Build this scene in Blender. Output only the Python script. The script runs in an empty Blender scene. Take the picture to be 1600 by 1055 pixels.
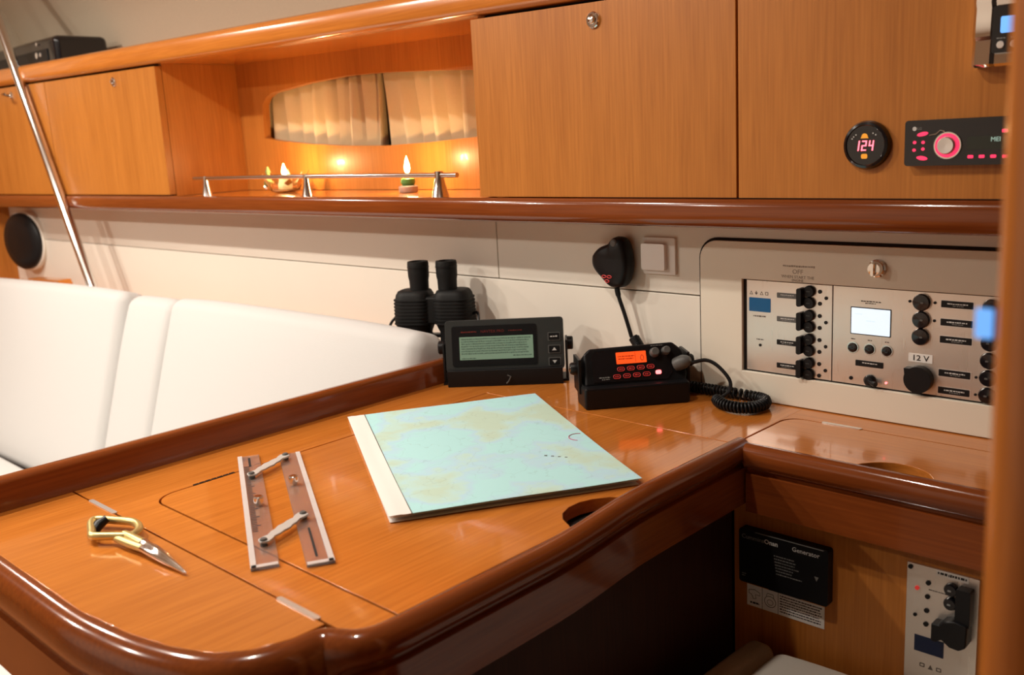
import bpy, math, random
from mathutils import Matrix, Vector
from mathutils.geometry import tessellate_polygon
random.seed(7)
PI = math.pi
SC = bpy.context.scene
COL = SC.collection

# ------------------------------------------------------------------ camera, world, lights, exposure
cam_data = bpy.data.cameras.new('camera')
cam = bpy.data.objects.new('camera', cam_data)
COL.objects.link(cam)
cam_data.sensor_width = 36.0
cam_data.sensor_fit = 'HORIZONTAL'
cam_data.lens = 36.0 * 1502.4 / 1600.0
cam.matrix_world = Matrix(((0.72176554, -0.10341534, 0.68436816, 0.0),
                           (0.69008095, 0.18369053, -0.70003291, 0.0),
                           (-0.05331781, 0.97752906, 0.20394645, 0.42),
                           (0, 0, 0, 1)))
cam_data.clip_start = 0.02
cam_data.dof.use_dof = True
cam_data.dof.focus_distance = 1.40
cam_data.dof.aperture_fstop = 5.6
SC.camera = cam

world = bpy.data.worlds.new('cabin_air')
SC.world = world
world.use_nodes = True
wb = world.node_tree.nodes['Background']
wb.inputs[0].default_value = (1.0, 0.86, 0.72, 1)
wb.inputs[1].default_value = 0.015

SC.view_settings.view_transform = 'Standard'
SC.view_settings.look = 'None'
SC.view_settings.gamma = 1.0
SC.view_settings.use_curve_mapping = False
SC.view_settings.exposure = 0.22

CEIL = 1.16
FLOOR = -0.82
# ceiling downlights: x, y, watts
LAMPS = [(-3.10, 0.45, 11.0), (-2.40, 0.30, 9.0), (-1.72, 0.30, 12.0), (-2.95, -0.65, 16.0),
         (-2.10, -0.75, 16.0), (-0.86, 0.42, 5.0)]
LAMP_COL = (1.0, 0.91, 0.80)

# ------------------------------------------------------------------ materials
MATS = {}
def new_mat(name):
    m = bpy.data.materials.new(name); m.use_nodes = True
    MATS[name] = m
    nt = m.node_tree
    return m, nt, nt.nodes['Principled BSDF']

def plain(name, col, rough=0.5, metal=0.0, coat=0.0, emit=None, estr=0.0, trans=0.0, ior=1.45, noise=0.04, nscale=60, bump=0.0, alpha=1.0, spec=0.5):
    m, nt, b = new_mat(name)
    b.inputs['Roughness'].default_value = rough
    b.inputs['Metallic'].default_value = metal
    b.inputs['Coat Weight'].default_value = coat
    b.inputs['Coat Roughness'].default_value = 0.05
    b.inputs['Transmission Weight'].default_value = trans
    b.inputs['IOR'].default_value = ior
    b.inputs['Specular IOR Level'].default_value = spec
    b.inputs['Alpha'].default_value = alpha
    if emit:
        b.inputs['Emission Color'].default_value = (*emit, 1)
        b.inputs['Emission Strength'].default_value = estr
    geo = nt.nodes.new('ShaderNodeNewGeometry')
    nz = nt.nodes.new('ShaderNodeTexNoise'); nz.inputs['Scale'].default_value = nscale
    nz.inputs['Detail'].default_value = 3
    nt.links.new(geo.outputs['Position'], nz.inputs['Vector'])
    mr = nt.nodes.new('ShaderNodeMapRange')
    mr.inputs[3].default_value = 1 - noise; mr.inputs[4].default_value = 1 + noise
    nt.links.new(nz.outputs['Fac'], mr.inputs[0])
    mx = nt.nodes.new('ShaderNodeVectorMath'); mx.operation = 'SCALE'
    mx.inputs[0].default_value = col
    nt.links.new(mr.outputs[0], mx.inputs['Scale'])
    nt.links.new(mx.outputs[0], b.inputs['Base Color'])
    if bump > 0:
        bp = nt.nodes.new('ShaderNodeBump'); bp.inputs['Strength'].default_value = bump
        bp.inputs['Distance'].default_value = 0.001
        nt.links.new(nz.outputs['Fac'], bp.inputs['Height'])
        nt.links.new(bp.outputs[0], b.inputs['Normal'])
    return m

def wood(name, dark, light, axis, rough=0.22, coat=0.5, fine=1.0, spec=0.5):
    """varnished veneer, grain along one world axis"""
    m, nt, b = new_mat(name)
    geo = nt.nodes.new('ShaderNodeNewGeometry')
    def stretched(across, along, detail):
        mp = nt.nodes.new('ShaderNodeMapping')
        s = [across, across, across]; s['XYZ'.index(axis)] = along
        mp.inputs['Scale'].default_value = s
        nz = nt.nodes.new('ShaderNodeTexNoise'); nz.inputs['Scale'].default_value = 1.0
        nz.inputs['Detail'].default_value = detail
        nt.links.new(geo.outputs['Position'], mp.inputs['Vector'])
        nt.links.new(mp.outputs[0], nz.inputs['Vector'])
        return nz
    n1 = stretched(260 * fine, 9, 2)
    n2 = stretched(34, 1.8, 3)
    n3 = stretched(5, 1.0, 2)
    a = nt.nodes.new('ShaderNodeMath'); a.operation = 'MULTIPLY_ADD'
    nt.links.new(n1.outputs['Fac'], a.inputs[0]); a.inputs[1].default_value = 0.9; a.inputs[2].default_value = -0.22
    c = nt.nodes.new('ShaderNodeMath'); c.operation = 'MULTIPLY_ADD'
    nt.links.new(n2.outputs['Fac'], c.inputs[0]); c.inputs[1].default_value = 0.55
    nt.links.new(a.outputs[0], c.inputs[2])
    d = nt.nodes.new('ShaderNodeMath'); d.operation = 'MULTIPLY_ADD'; d.use_clamp = True
    nt.links.new(n3.outputs['Fac'], d.inputs[0]); d.inputs[1].default_value = 0.35
    nt.links.new(c.outputs[0], d.inputs[2])
    rp = nt.nodes.new('ShaderNodeValToRGB')
    rp.color_ramp.elements[0].position = 0.30; rp.color_ramp.elements[0].color = (*dark, 1)
    rp.color_ramp.elements[1].position = 0.92; rp.color_ramp.elements[1].color = (*light, 1)
    nt.links.new(d.outputs[0], rp.inputs[0])
    nt.links.new(rp.outputs[0], b.inputs['Base Color'])
    b.inputs['Roughness'].default_value = rough
    b.inputs['Coat Weight'].default_value = coat
    b.inputs['Coat Roughness'].default_value = 0.06
    b.inputs['Specular IOR Level'].default_value = spec
    bp = nt.nodes.new('ShaderNodeBump'); bp.inputs['Strength'].default_value = 0.04
    bp.inputs['Distance'].default_value = 0.0004
    nt.links.new(n1.outputs['Fac'], bp.inputs['Height'])
    nt.links.new(bp.outputs[0], b.inputs['Normal'])
    return m

WD, WL = (0.44, 0.130, 0.018), (0.64, 0.215, 0.035)
W_X = wood('mahogany_x', WD, WL, 'X')
W_Y = wood('mahogany_y', WD, WL, 'Y', rough=0.16, coat=0.6)
W_Z = wood('mahogany_z', (0.36, 0.118, 0.018), (0.52, 0.190, 0.034), 'Z', rough=0.34, coat=0.10, spec=0.30)
W_EX = wood('solid_edge_x', (0.145, 0.032, 0.007), (0.235, 0.056, 0.011), 'X', rough=0.16, coat=0.40, spec=0.35)
W_EY = wood('solid_edge_y', (0.145, 0.032, 0.007), (0.235, 0.056, 0.011), 'Y', rough=0.16, coat=0.40, spec=0.35)
W_POST = wood('bulkhead_edge', (0.36, 0.11, 0.018), (0.52, 0.18, 0.032), 'Z', rough=0.25, coat=0.4)
W_SHADE = wood('shade_toned_panel', (0.030, 0.010, 0.006), (0.055, 0.018, 0.009), 'Z', rough=0.5, coat=0.0, spec=0.2)  # pedestal wood, with the deep shade under the table put into its colour
W_FLOOR = wood('cabin_sole', (0.16, 0.05, 0.015), (0.28, 0.10, 0.03), 'X', rough=0.35)
DARKW = plain('dark_companionway', (0.025, 0.014, 0.009), 0.7)
WHITE = plain('cream_liner', (0.80, 0.75, 0.66), 0.38, noise=0.02, nscale=6)
DOORW = plain('cream_door', (0.80, 0.74, 0.62), 0.33, noise=0.02, nscale=6)
HEAD = plain('headliner', (0.56, 0.47, 0.35), 0.85, noise=0.06, nscale=180, bump=0.2)
FABRIC = plain('white_upholstery', (0.60, 0.60, 0.59), 0.9, noise=0.03, nscale=500, bump=0.25)
FAB_TAN = plain('tan_upholstery', (0.40, 0.33, 0.24), 0.9, noise=0.12, nscale=420, bump=0.3)
FAB_TOP = plain('pale_seat_cloth', (0.72, 0.68, 0.60), 0.9, noise=0.04, nscale=420, bump=0.2)
BLACK = plain('black_plastic', (0.007, 0.007, 0.008), 0.40, noise=0.1, spec=0.32)
BLACK2 = plain('black_gloss', (0.008, 0.008, 0.010), 0.14, coat=0.4, noise=0.1)
RUBBER = plain('black_rubber', (0.009, 0.009, 0.009), 0.60, spec=0.3, noise=0.15, nscale=250, bump=0.3)
DGREY = plain('dark_grey_plastic', (0.030, 0.033, 0.032), 0.45, noise=0.1)
MGREY = plain('mid_grey_plastic', (0.11, 0.11, 0.105), 0.45)
GAP = plain('shadow_gap', (0.010, 0.006, 0.004), 0.8)
STEEL = plain('polished_steel', (0.78, 0.75, 0.72), 0.16, metal=1.0, noise=0.02)
CHROME = plain('chrome', (0.85, 0.83, 0.80), 0.07, metal=1.0, noise=0.01)
SATIN = plain('satin_hinge', (0.82, 0.80, 0.77), 0.32, metal=0.75, noise=0.03)
BRASS = plain('brass', (0.66, 0.53, 0.22), 0.34, metal=0.7, noise=0.06)
GLASS = plain('clear_glass', (0.97, 0.97, 0.95), 0.03, trans=1.0, ior=1.48, noise=0.0)
ACRYL = plain('clear_acrylic', (0.97, 0.95, 0.94), 0.06, trans=0.92, ior=1.30, noise=0.0)
FROST = plain('frosted_edge', (0.86, 0.80, 0.78), 0.35, trans=0.35, ior=1.4, noise=0.05)
ROCK = plain('white_rocker', (0.90, 0.87, 0.84), 0.25, noise=0.01)
ARM = plain('grey_link', (0.62, 0.60, 0.57), 0.35, metal=0.2)
INK_P = plain('pencil', (0.34, 0.29, 0.23), 0.7)
PLATE = plain('white_switch', (0.80, 0.76, 0.72), 0.3, noise=0.01)
INK = plain('ink', (0.015, 0.014, 0.014), 0.6)
INK_G = plain('grey_ink', (0.10, 0.085, 0.07), 0.7)
INK_W = plain('white_print', (0.62, 0.62, 0.60), 0.5)
INK_W2 = plain('dim_print', (0.22, 0.22, 0.21), 0.5)
INK_R = plain('red_print', (0.16, 0.018, 0.012), 0.5)
MAGENTA = plain('magenta_ink', (0.45, 0.06, 0.14), 0.7)
PAPER_W = plain('white_paper', (0.84, 0.82, 0.78), 0.8, noise=0.01)
ORANGE = plain('orange_band', (0.75, 0.26, 0.02), 0.5)
NIGHT = plain('night_glass', (0.004, 0.004, 0.005), 0.1)
CURT = plain('tan_curtain', (0.62, 0.47, 0.28), 0.85, noise=0.05, nscale=300, bump=0.2)
WAX = plain('candle_wax', (0.85, 0.70, 0.45), 0.5, emit=(1.0, 0.55, 0.15), estr=0.4)
FLAME = plain('flame', (1, 0.8, 0.5), 0.5, emit=(1.0, 0.72, 0.32), estr=45.0)
GREEN = plain('green_glaze', (0.10, 0.26, 0.06), 0.25)
GOLD = plain('gold_glitter', (0.75, 0.60, 0.28), 0.3, metal=0.7, noise=0.25, nscale=300)
TREE = plain('pale_gold_paint', (0.14, 0.17, 0.05), 0.6, noise=0.2, nscale=300)
STONE = plain('grey_clay', (0.33, 0.27, 0.23), 0.6)
BLUE_LCD = plain('blue_lcd', (0.004, 0.055, 0.13), 0.2, emit=(0.0, 0.10, 0.24), estr=0.25)
NAVY_LCD = plain('navy_lcd', (0.004, 0.012, 0.045), 0.2)
WHITE_LCD = plain('white_lcd', (0.5, 0.55, 0.6), 0.2, emit=(0.70, 0.84, 0.95), estr=0.72)
SKY_LCD = plain('sky_lcd', (0.1, 0.3, 0.6), 0.2, emit=(0.16, 0.42, 0.95), estr=0.9)
LAMP_LENS = plain('lamp_lens', (1, 1, 1), 0.4, emit=LAMP_COL, estr=12.0)
ORANGE_LCD = plain('orange_lcd', (0.4, 0.05, 0.01), 0.3, emit=(1.0, 0.085, 0.012), estr=0.85)
ORANGE_DIM = plain('orange_lcd_segments', (0.2, 0.02, 0.005), 0.3, emit=(0.5, 0.03, 0.004), estr=0.5)
RED_LED = plain('red_led', (0.5, 0.02, 0.02), 0.3, emit=(1.0, 0.10, 0.10), estr=5.0)
RED_KEY = plain('red_key', (0.25, 0.02, 0.02), 0.4, emit=(0.8, 0.04, 0.03), estr=0.35)
PINK_KEY = plain('pink_key', (0.5, 0.02, 0.06), 0.4, emit=(1.0, 0.035, 0.11), estr=1.1)
RED_SEG = plain('red_segment', (0.6, 0.05, 0.08), 0.3, emit=(1.0, 0.12, 0.16), estr=3.0)
AMBER = plain('amber_mark', (0.5, 0.2, 0.02), 0.4, emit=(1.0, 0.38, 0.03), estr=0.5)
GREEN_SEG = plain('green_segment', (0.3, 0.4, 0.36), 0.4, emit=(0.30, 0.48, 0.40), estr=0.6)
DIM_LCD = plain('dim_lcd', (0.025, 0.030, 0.022), 0.3)

def brushed():
    m, nt, b = new_mat('brushed_steel')
    geo = nt.nodes.new('ShaderNodeNewGeometry')
    mp = nt.nodes.new('ShaderNodeMapping'); mp.inputs['Scale'].default_value = (600, 600, 14)
    nz = nt.nodes.new('ShaderNodeTexNoise'); nz.inputs['Scale'].default_value = 1
    nt.links.new(geo.outputs['Position'], mp.inputs[0]); nt.links.new(mp.outputs[0], nz.inputs['Vector'])
    mr = nt.nodes.new('ShaderNodeMapRange'); mr.inputs[3].default_value = 0.25; mr.inputs[4].default_value = 0.33
    nt.links.new(nz.outputs['Fac'], mr.inputs[0]); nt.links.new(mr.outputs[0], b.inputs['Roughness'])
    b.inputs['Base Color'].default_value = (0.84, 0.80, 0.75, 1)
    b.inputs['Metallic'].default_value = 0.88
    return m
BRUSHED = brushed()

def green_lcd():
    m, nt, b = new_mat('green_lcd')
    tc = nt.nodes.new('ShaderNodeTexCoord')
    mp = nt.nodes.new('ShaderNodeMapping'); mp.inputs['Scale'].default_value = (900, 420, 1)
    nz = nt.nodes.new('ShaderNodeTexNoise'); nz.inputs['Scale'].default_value = 1; nz.inputs['Detail'].default_value = 1
    nt.links.new(tc.outputs['Object'], mp.inputs[0]); nt.links.new(mp.outputs[0], nz.inputs['Vector'])
    rp = nt.nodes.new('ShaderNodeValToRGB')
    rp.color_ramp.elements[0].position = 0.40; rp.color_ramp.elements[0].color = (0.07, 0.11, 0.075, 1)
    rp.color_ramp.elements[1].position = 0.60; rp.color_ramp.elements[1].color = (0.17, 0.25, 0.17, 1)
    nt.links.new(nz.outputs['Fac'], rp.inputs[0]); nt.links.new(rp.outputs[0], b.inputs['Base Color'])
    nt.links.new(rp.outputs[0], b.inputs['Emission Color']); b.inputs['Emission Strength'].default_value = 0.55
    b.inputs['Roughness'].default_value = 0.25
    return m
G_LCD = green_lcd()
G_LCD2 = plain('green_lcd_blank', (0.13, 0.19, 0.13), 0.25, emit=(0.16, 0.24, 0.165), estr=0.45)

def chart_mat():
    """printed chart: pale sea, buff land, thin contour lines, in the chart's own coordinates"""
    m, nt, b = new_mat('chart_print')
    tc = nt.nodes.new('ShaderNodeTexCoord')
    mp = nt.nodes.new('ShaderNodeMapping'); mp.inputs['Location'].default_value = (3.1, 1.52, 0.0)
    nz = nt.nodes.new('ShaderNodeTexNoise'); nz.inputs['Scale'].default_value = 8.5; nz.inputs['Detail'].default_value = 5
    nt.links.new(tc.outputs['Object'], mp.inputs[0]); nt.links.new(mp.outputs[0], nz.inputs['Vector'])
    rp = nt.nodes.new('ShaderNodeValToRGB'); cr = rp.color_ramp
    cr.elements[0].position = 0.44; cr.elements[0].color = (0.46, 0.81, 0.84, 1)
    cr.elements[1].position = 0.60; cr.elements[1].color = (0.53, 0.71, 0.59, 1)
    e = cr.elements.new(0.50); e.color = (0.48, 0.74, 0.86, 1)
    e = cr.elements.new(0.535); e.color = (0.52, 0.77, 0.74, 1)
    nt.links.new(nz.outputs['Fac'], rp.inputs[0])
    n2 = nt.nodes.new('ShaderNodeTexNoise'); n2.inputs['Scale'].default_value = 26; n2.inputs['Detail'].default_value = 2
    nt.links.new(mp.outputs[0], n2.inputs['Vector'])
    r2 = nt.nodes.new('ShaderNodeValToRGB')
    r2.color_ramp.elements[0].position = 0.49; r2.color_ramp.elements[0].color = (1, 1, 1, 1)
    r2.color_ramp.elements[1].position = 0.51; r2.color_ramp.elements[1].color = (1, 1, 1, 1)
    e = r2.color_ramp.elements.new(0.50); e.color = (0.86, 0.87, 0.86, 1)
    nt.links.new(n2.outputs['Fac'], r2.inputs[0])
    mx = nt.nodes.new('ShaderNodeMix'); mx.data_type = 'RGBA'; mx.blend_type = 'MULTIPLY'; mx.inputs[0].default_value = 1
    nt.links.new(rp.outputs[0], mx.inputs[6]); nt.links.new(r2.outputs[0], mx.inputs[7])
    nt.links.new(mx.outputs[2], b.inputs['Base Color'])
    b.inputs['Roughness'].default_value = 0.7
    return m
CHART = chart_mat()

# ------------------------------------------------------------------ geometry helpers
class G:
    def __init__(s): s.v = []; s.f = []
    def add(s, vs, fs):
        o = len(s.v); s.v += [tuple(p) for p in vs]; s.f += [tuple(i + o for i in f) for f in fs]; return s
    def box(s, x0, x1, y0, y1, z0, z1):
        return s.add([(x0,y0,z0),(x1,y0,z0),(x1,y1,z0),(x0,y1,z0),(x0,y0,z1),(x1,y0,z1),(x1,y1,z1),(x0,y1,z1)],
                     [(0,3,2,1),(4,5,6,7),(0,1,5,4),(1,2,6,5),(2,3,7,6),(3,0,4,7)])
    def poly(s, pts, z0, z1, holes=()):
        loops = [list(pts)] + [list(h) for h in holes]
        flat = [p for l in loops for p in l]; n = len(flat)
        tris = tessellate_polygon([[Vector((p[0], p[1], 0)) for p in l] for l in loops])
        vs = [(p[0], p[1], z1) for p in flat] + [(p[0], p[1], z0) for p in flat]
        fs = [tuple(t) for t in tris] + [tuple(i + n for i in reversed(t)) for t in tris]
        o = 0
        for l in loops:
            k = len(l)
            for i in range(k):
                a, b2 = o + i, o + (i + 1) % k
                fs.append((a, b2, b2 + n, a + n))
            o += k
        return s.add(vs, fs)
    def rbox(s, cx, cy, w, h, r, z0, z1, n=5):
        return s.poly(rrect(cx, cy, w, h, r, n), z0, z1)
    def lathe(s, prof, cx=0, cy=0, cz=0, n=24, M=None):
        vs = []; fs = []; k = len(prof)
        for i in range(n):
            a = 2 * PI * i / n
            for r, z in prof: vs.append(Vector((cx + r * math.cos(a), cy + r * math.sin(a), cz + z)))
        for i in range(n):
            j = (i + 1) % n
            for q in range(k - 1): fs.append((i*k+q, j*k+q, j*k+q+1, i*k+q+1))
        if prof[0][0] > 1e-6: fs.append(tuple(i*k for i in reversed(range(n))))
        if prof[-1][0] > 1e-6: fs.append(tuple(i*k+k-1 for i in range(n)))
        if M: vs = [M @ p for p in vs]
        return s.add(vs, fs)
    def disc(s, cx, cy, r, z0, z1, n=20, bev=0.0):
        if bev: return s.lathe([(r, z0), (r, z1 - bev), (r - bev, z1)], cx, cy, 0, n)
        return s.lathe([(r, z0), (r, z1)], cx, cy, 0, n)
    def ring(s, cx, cy, r0, r1, z0, z1, n=28):
        vs = []; fs = []
        for i in range(n):
            a = 2*PI*i/n; c, d = math.cos(a), math.sin(a)
            vs += [(cx+r0*c, cy+r0*d, z0), (cx+r1*c, cy+r1*d, z0), (cx+r1*c, cy+r1*d, z1), (cx+r0*c, cy+r0*d, z1)]
        for i in range(n):
            j = (i+1) % n
            for q in range(4): fs.append((i*4+q, j*4+q, j*4+(q+1) % 4, i*4+(q+1) % 4))
        return s.add(vs, fs)
    def tube(s, pts, r, n=8, closed=False):
        P = [Vector(p) for p in pts]; k = len(P)
        R = r if isinstance(r, (list, tuple)) else [r]*k
        vs = []; fs = []; up = None
        for i in range(k):
            if closed: t = P[(i+1) % k] - P[i-1]
            else: t = P[min(i+1, k-1)] - P[max(i-1, 0)]
            t.normalize()
            if up is None:
                up = Vector((0, 0, 1)) if abs(t.z) < 0.9 else Vector((1, 0, 0))
            a = (up - t * up.dot(t)).normalized(); b2 = t.cross(a); up = a
            for j in range(n):
                q = 2*PI*j/n; vs.append(P[i] + R[i]*(math.cos(q)*a + math.sin(q)*b2))
        m = k if closed else k-1
        for i in range(m):
            i2 = (i+1) % k
            for j in range(n):
                j2 = (j+1) % n; fs.append((i*n+j, i*n+j2, i2*n+j2, i2*n+j))
        if not closed: fs += [tuple(reversed(range(n))), tuple((k-1)*n+j for j in range(n))]
        return s.add(vs, fs)
    def sweep(s, path, prof, zoff=None):
        """profile (outward, z) swept along an open plan path, outward = right of travel"""
        k = len(path); m = len(prof); vs = []; fs = []
        for i, p in enumerate(path):
            a = Vector(path[max(i-1, 0)]); b2 = Vector(path[min(i+1, k-1)])
            if 0 < i < k-1:
                d1 = (Vector(p)-a).normalized(); d2 = (b2-Vector(p)).normalized(); t = (d1+d2).normalized()
                sc = 1/max(0.5, t.dot(d1))
            else: t = (b2-a).normalized(); sc = 1
            nx, ny = t.y*sc, -t.x*sc
            dz = zoff(p) if zoff else 0
            for o, z in prof: vs.append((p[0]+nx*o, p[1]+ny*o, z+dz))
        for i in range(k-1):
            for j in range(m):
                j2 = (j+1) % m; fs.append((i*m+j, (i+1)*m+j, (i+1)*m+j2, i*m+j2))
        fs += [tuple(range(m)), tuple(reversed([(k-1)*m+j for j in range(m)]))]
        return s.add(vs, fs)
    def xf(s, M):
        s.v = [tuple(M @ Vector(p)) for p in s.v]; return s
    def build(s, name, mat, parent=None, bevel=0.0, smooth=0.7, seg=2):
        me = bpy.data.meshes.new(name)
        me.from_pydata(s.v, [], s.f); me.validate(); me.update()
        import bmesh
        bm = bmesh.new(); bm.from_mesh(me); bmesh.ops.recalc_face_normals(bm, faces=bm.faces); bm.to_mesh(me); bm.free()
        me.polygons.foreach_set('use_smooth', [True]*len(me.polygons))
        me.set_sharp_from_angle(angle=smooth)
        me.materials.append(mat)
        o = bpy.data.objects.new(name, me); COL.objects.link(o)
        if parent: o.parent = parent
        if bevel:
            b = o.modifiers.new('bevel', 'BEVEL'); b.width = bevel; b.segments = seg; b.limit_method = 'ANGLE'; b.angle_limit = 0.7
            b.harden_normals = True
        return o

def arc(cx, cy, r, a0, a1, n=6):
    return [(cx + r*math.cos(math.radians(a0+(a1-a0)*i/n)), cy + r*math.sin(math.radians(a0+(a1-a0)*i/n))) for i in range(n+1)]
def rrect(cx, cy, w, h, r, n=5):
    x, y = w/2-r, h/2-r
    return arc(cx+x, cy+y, r, 0, 90, n)+arc(cx-x, cy+y, r, 90, 180, n)+arc(cx-x, cy-y, r, 180, 270, n)+arc(cx+x, cy-y, r, 270, 360, n)
def spline(pts, per=8, closed=False):
    P = [Vector(p) for p in pts]; n = len(P); out = []
    rng = range(n) if closed else range(n-1)
    for i in rng:
        g = (lambda k: P[k % n]) if closed else (lambda k: P[min(max(k, 0), n-1)])
        a, b2, c, d = g(i-1), g(i), g(i+1), g(i+2)
        for q in range(per):
            t = q/per
            out.append(0.5*((2*b2)+(c-a)*t+(2*a-5*b2+4*c-d)*t*t+(3*b2-a-3*c+d)*t**3))
    if not closed: out.append(P[-1])
    return out
def tag(o, label=None, cat=None, group=None, kind=None):
    if label: o['label'] = label
    if cat: o['category'] = cat
    if group: o['group'] = group
    if kind: o['kind'] = kind
    return o
def thing(name, label, cat, loc=(0, 0, 0), rot=(0, 0, 0), group=None):
    o = bpy.data.objects.new(name, None); COL.objects.link(o)
    o.empty_display_size = 0.02
    o.location = loc; o.rotation_euler = rot
    return tag(o, label, cat, group)
def wall_thing(name, label, cat, X, Y, Z):
    """local x = along the hull, y = up, z = out of the wall towards the cabin"""
    return thing(name, label, cat, (X, Y, Z), (PI/2, 0, 0))
def struct(o): return tag(o, kind='structure')
def empty_struct(name, loc=(0, 0, 0), rot=(0, 0, 0)):
    o = bpy.data.objects.new(name, None); COL.objects.link(o); o.empty_display_size = 0.02
    o.location = loc; o.rotation_euler = rot
    return struct(o)
def text(s, x, y, z, size, mat, parent, name='lettering', rot=0.0, bold=0.0, align='CENTER', sx=1.0):
    cu = bpy.data.curves.new('t', 'FONT'); cu.body = s; cu.size = size; cu.align_x = align; cu.align_y = 'CENTER'
    cu.offset = bold; cu.resolution_u = 2; cu.extrude = 0.0001
    t = bpy.data.objects.new('t', cu); COL.objects.link(t)
    dg = bpy.context.evaluated_depsgraph_get()
    me = bpy.data.meshes.new_from_object(t.evaluated_get(dg))
    bpy.data.objects.remove(t); bpy.data.curves.remove(cu)
    me.name = name
    me.transform(Matrix.Translation((x, y, z)) @ Matrix.Rotation(rot, 4, 'Z') @ Matrix.Diagonal((sx, 1, 1, 1)))
    me.materials.clear(); me.materials.append(mat)
    o = bpy.data.objects.new(name, me); COL.objects.link(o); o.parent = parent
    return o
def dashes(parent, x0, x1, y, h, z, mat, name='fine_print', g=None, lo=0.0012, hi=0.0042):
    """unreadable small print: a row of short ink strokes"""
    own = g is None
    if own: g = G()
    x = x0
    while x < x1:
        w = min(random.uniform(lo, hi), x1-x)
        if w > 0.0004: g.box(x, x+w, y-h/2*random.uniform(.6, 1), y+h/2*random.uniform(.6, 1), z-0.0001, z+0.0001)
        x += w + random.uniform(.0005, .0012)
    if own: return g.build(name, mat, parent)

# ------------------------------------------------------------------ the cabin shell
WALL = 1.293          # face of the white liner under the shelf
LOCK = 1.192          # face of the lockers above the shelf
BACK = 1.42           # back panel of the shelf recess
SHELF = 0.317
XL, XR = -3.83, 0.60
XP = -0.14            # near pillar
def ztop(x): return 0.624 + (-1.22 - x) * 0.0205     # the beam rises a little going forward

struct(G().box(-4.6, 1.6, -2.2, 1.6, FLOOR-0.04, FLOOR).build('floor', W_FLOOR))
# ceiling with the coachroof side rolled down to the locker tops
prof = [(1.52, 0.60), (1.47, 0.72), (1.44, 0.84), (1.38, 0.96), (1.27, 1.06), (1.10, 1.13), (0.85, CEIL), (-2.2, CEIL)]
g = G()
n = len(prof)
vs = [(-4.6, y, z) for y, z in prof]+[(1.6, y, z) for y, z in prof]
vs += [(-4.6, y, z+0.03) for y, z in prof]+[(1.6, y, z+0.03) for y, z in prof]
fs = []
for i in range(n-1):
    fs += [(i, i+1, n+i+1, n+i), (2*n+i, 3*n+i, 3*n+i+1, 2*n+i+1)]
fs += [(0, n, 3*n, 2*n), (n-1, 3*n-1, 4*n-1, 2*n-1)]
g.add(vs, fs)
struct(g.build('ceiling', HEAD, smooth=1.2))
struct(G().box(XL-0.05, XL, 0.75, 1.6, FLOOR, 0.66).build('wall_forward', W_Z))
struct(G().box(XL-0.05, XL, 0.75, 1.6, 0.66, CEIL).build('wall_forward_upper', HEAD))
struct(G().box(XR, XR+0.03, 0.70, 1.6, FLOOR, CEIL).build('wall_aft', DARKW))
struct(G().box(-4.6, 1.6, -2.2, -2.15, FLOOR, CEIL).build('wall_opposite', WHITE))
struct(G().box(-4.6, -4.55, -2.2, 1.6, FLOOR, CEIL).build('wall_bow', W_Z))
struct(G().box(1.55, 1.6, -2.2, 1.6, FLOOR, CEIL).build('wall_stern', DARKW))
# hull side: dark backing with three liner panels screwed on
wall = empty_struct('wall_hull')
G().box(XL, 1.55, WALL+0.012, 1.6, FLOOR, SHELF-0.02).build('backing', GAP, wall)
SE = 0.156
G().box(XL, -0.84, WALL, WALL+0.012, -0.06, SE-0.001).build('liner_panel', WHITE, wall, bevel=0.0012)
G().box(XL, -1.291, WALL, WALL+0.012, SE+0.001, 0.295).build('liner_panel', WHITE, wall, bevel=0.0012)
G().box(-1.289, XR, WALL, WALL+0.012, SE+0.001, 0.295).build('liner_panel', WHITE, wall, bevel=0.0012)
# wooden bulkhead whose rounded end stands close to the camera
bk = empty_struct('wall_right', (XP, 0.45, 0))
G().box(0.0, 0.036, 0.02, 0.09, FLOOR, CEIL).build('bulkhead_panel', W_Z, bk)
edge = [(0.0, 0.02)]+[(0.018-0.018*math.cos(math.radians(a)), -0.010*math.sin(math.radians(a))+0.006) for a in range(0, 181, 18)]+[(0.036, 0.02)]
G().poly(edge, FLOOR, CEIL).build('solid_edge', W_POST, bk, smooth=1.0)

# shelf with its lip, running the whole length
sh = empty_struct('trim_1', (0, 0, 0))
G().box(XL, XR, 1.205, 1.43, SHELF-0.022, SHELF-0.001).build('shelf_board', W_X, sh)
lipp = [(1.205, 0.318), (1.192, 0.3185), (1.186, 0.315), (1.184, 0.308), (1.184, 0.291), (1.187, 0.282), (1.194, 0.277), (1.222, 0.277), (1.222, 0.295), (1.205, 0.295)]
g = G(); m = len(lipp)
g.add([(XL, y, z) for y, z in lipp]+[(XR, y, z) for y, z in lipp],
      [(i, (i+1) % m, m+(i+1) % m, m+i) for i in range(m)]+[tuple(range(m)), tuple(range(2*m-1, m-1, -1))])
g.build('shelf_lip', W_EX, sh, smooth=0.9)
# beam along the top of the lockers
bm_ = empty_struct('trim_2')
bp_ = [(1.24, 0.0), (1.185, 0.0), (1.177, 0.005), (1.174, 0.014), (1.174, 0.036), (1.178, 0.046), (1.187, 0.051), (1.24, 0.051)]
g = G(); m = len(bp_)
g.add([(XL, y, z+ztop(XL)) for y, z in bp_]+[(XR, y, z+ztop(XR)) for y, z in bp_],
      [(i, (i+1) % m, m+(i+1) % m, m+i) for i in range(m)]+[tuple(range(m)), tuple(range(2*m-1, m-1, -1))])
g.build('beam', W_X, bm_, smooth=0.9)
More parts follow.
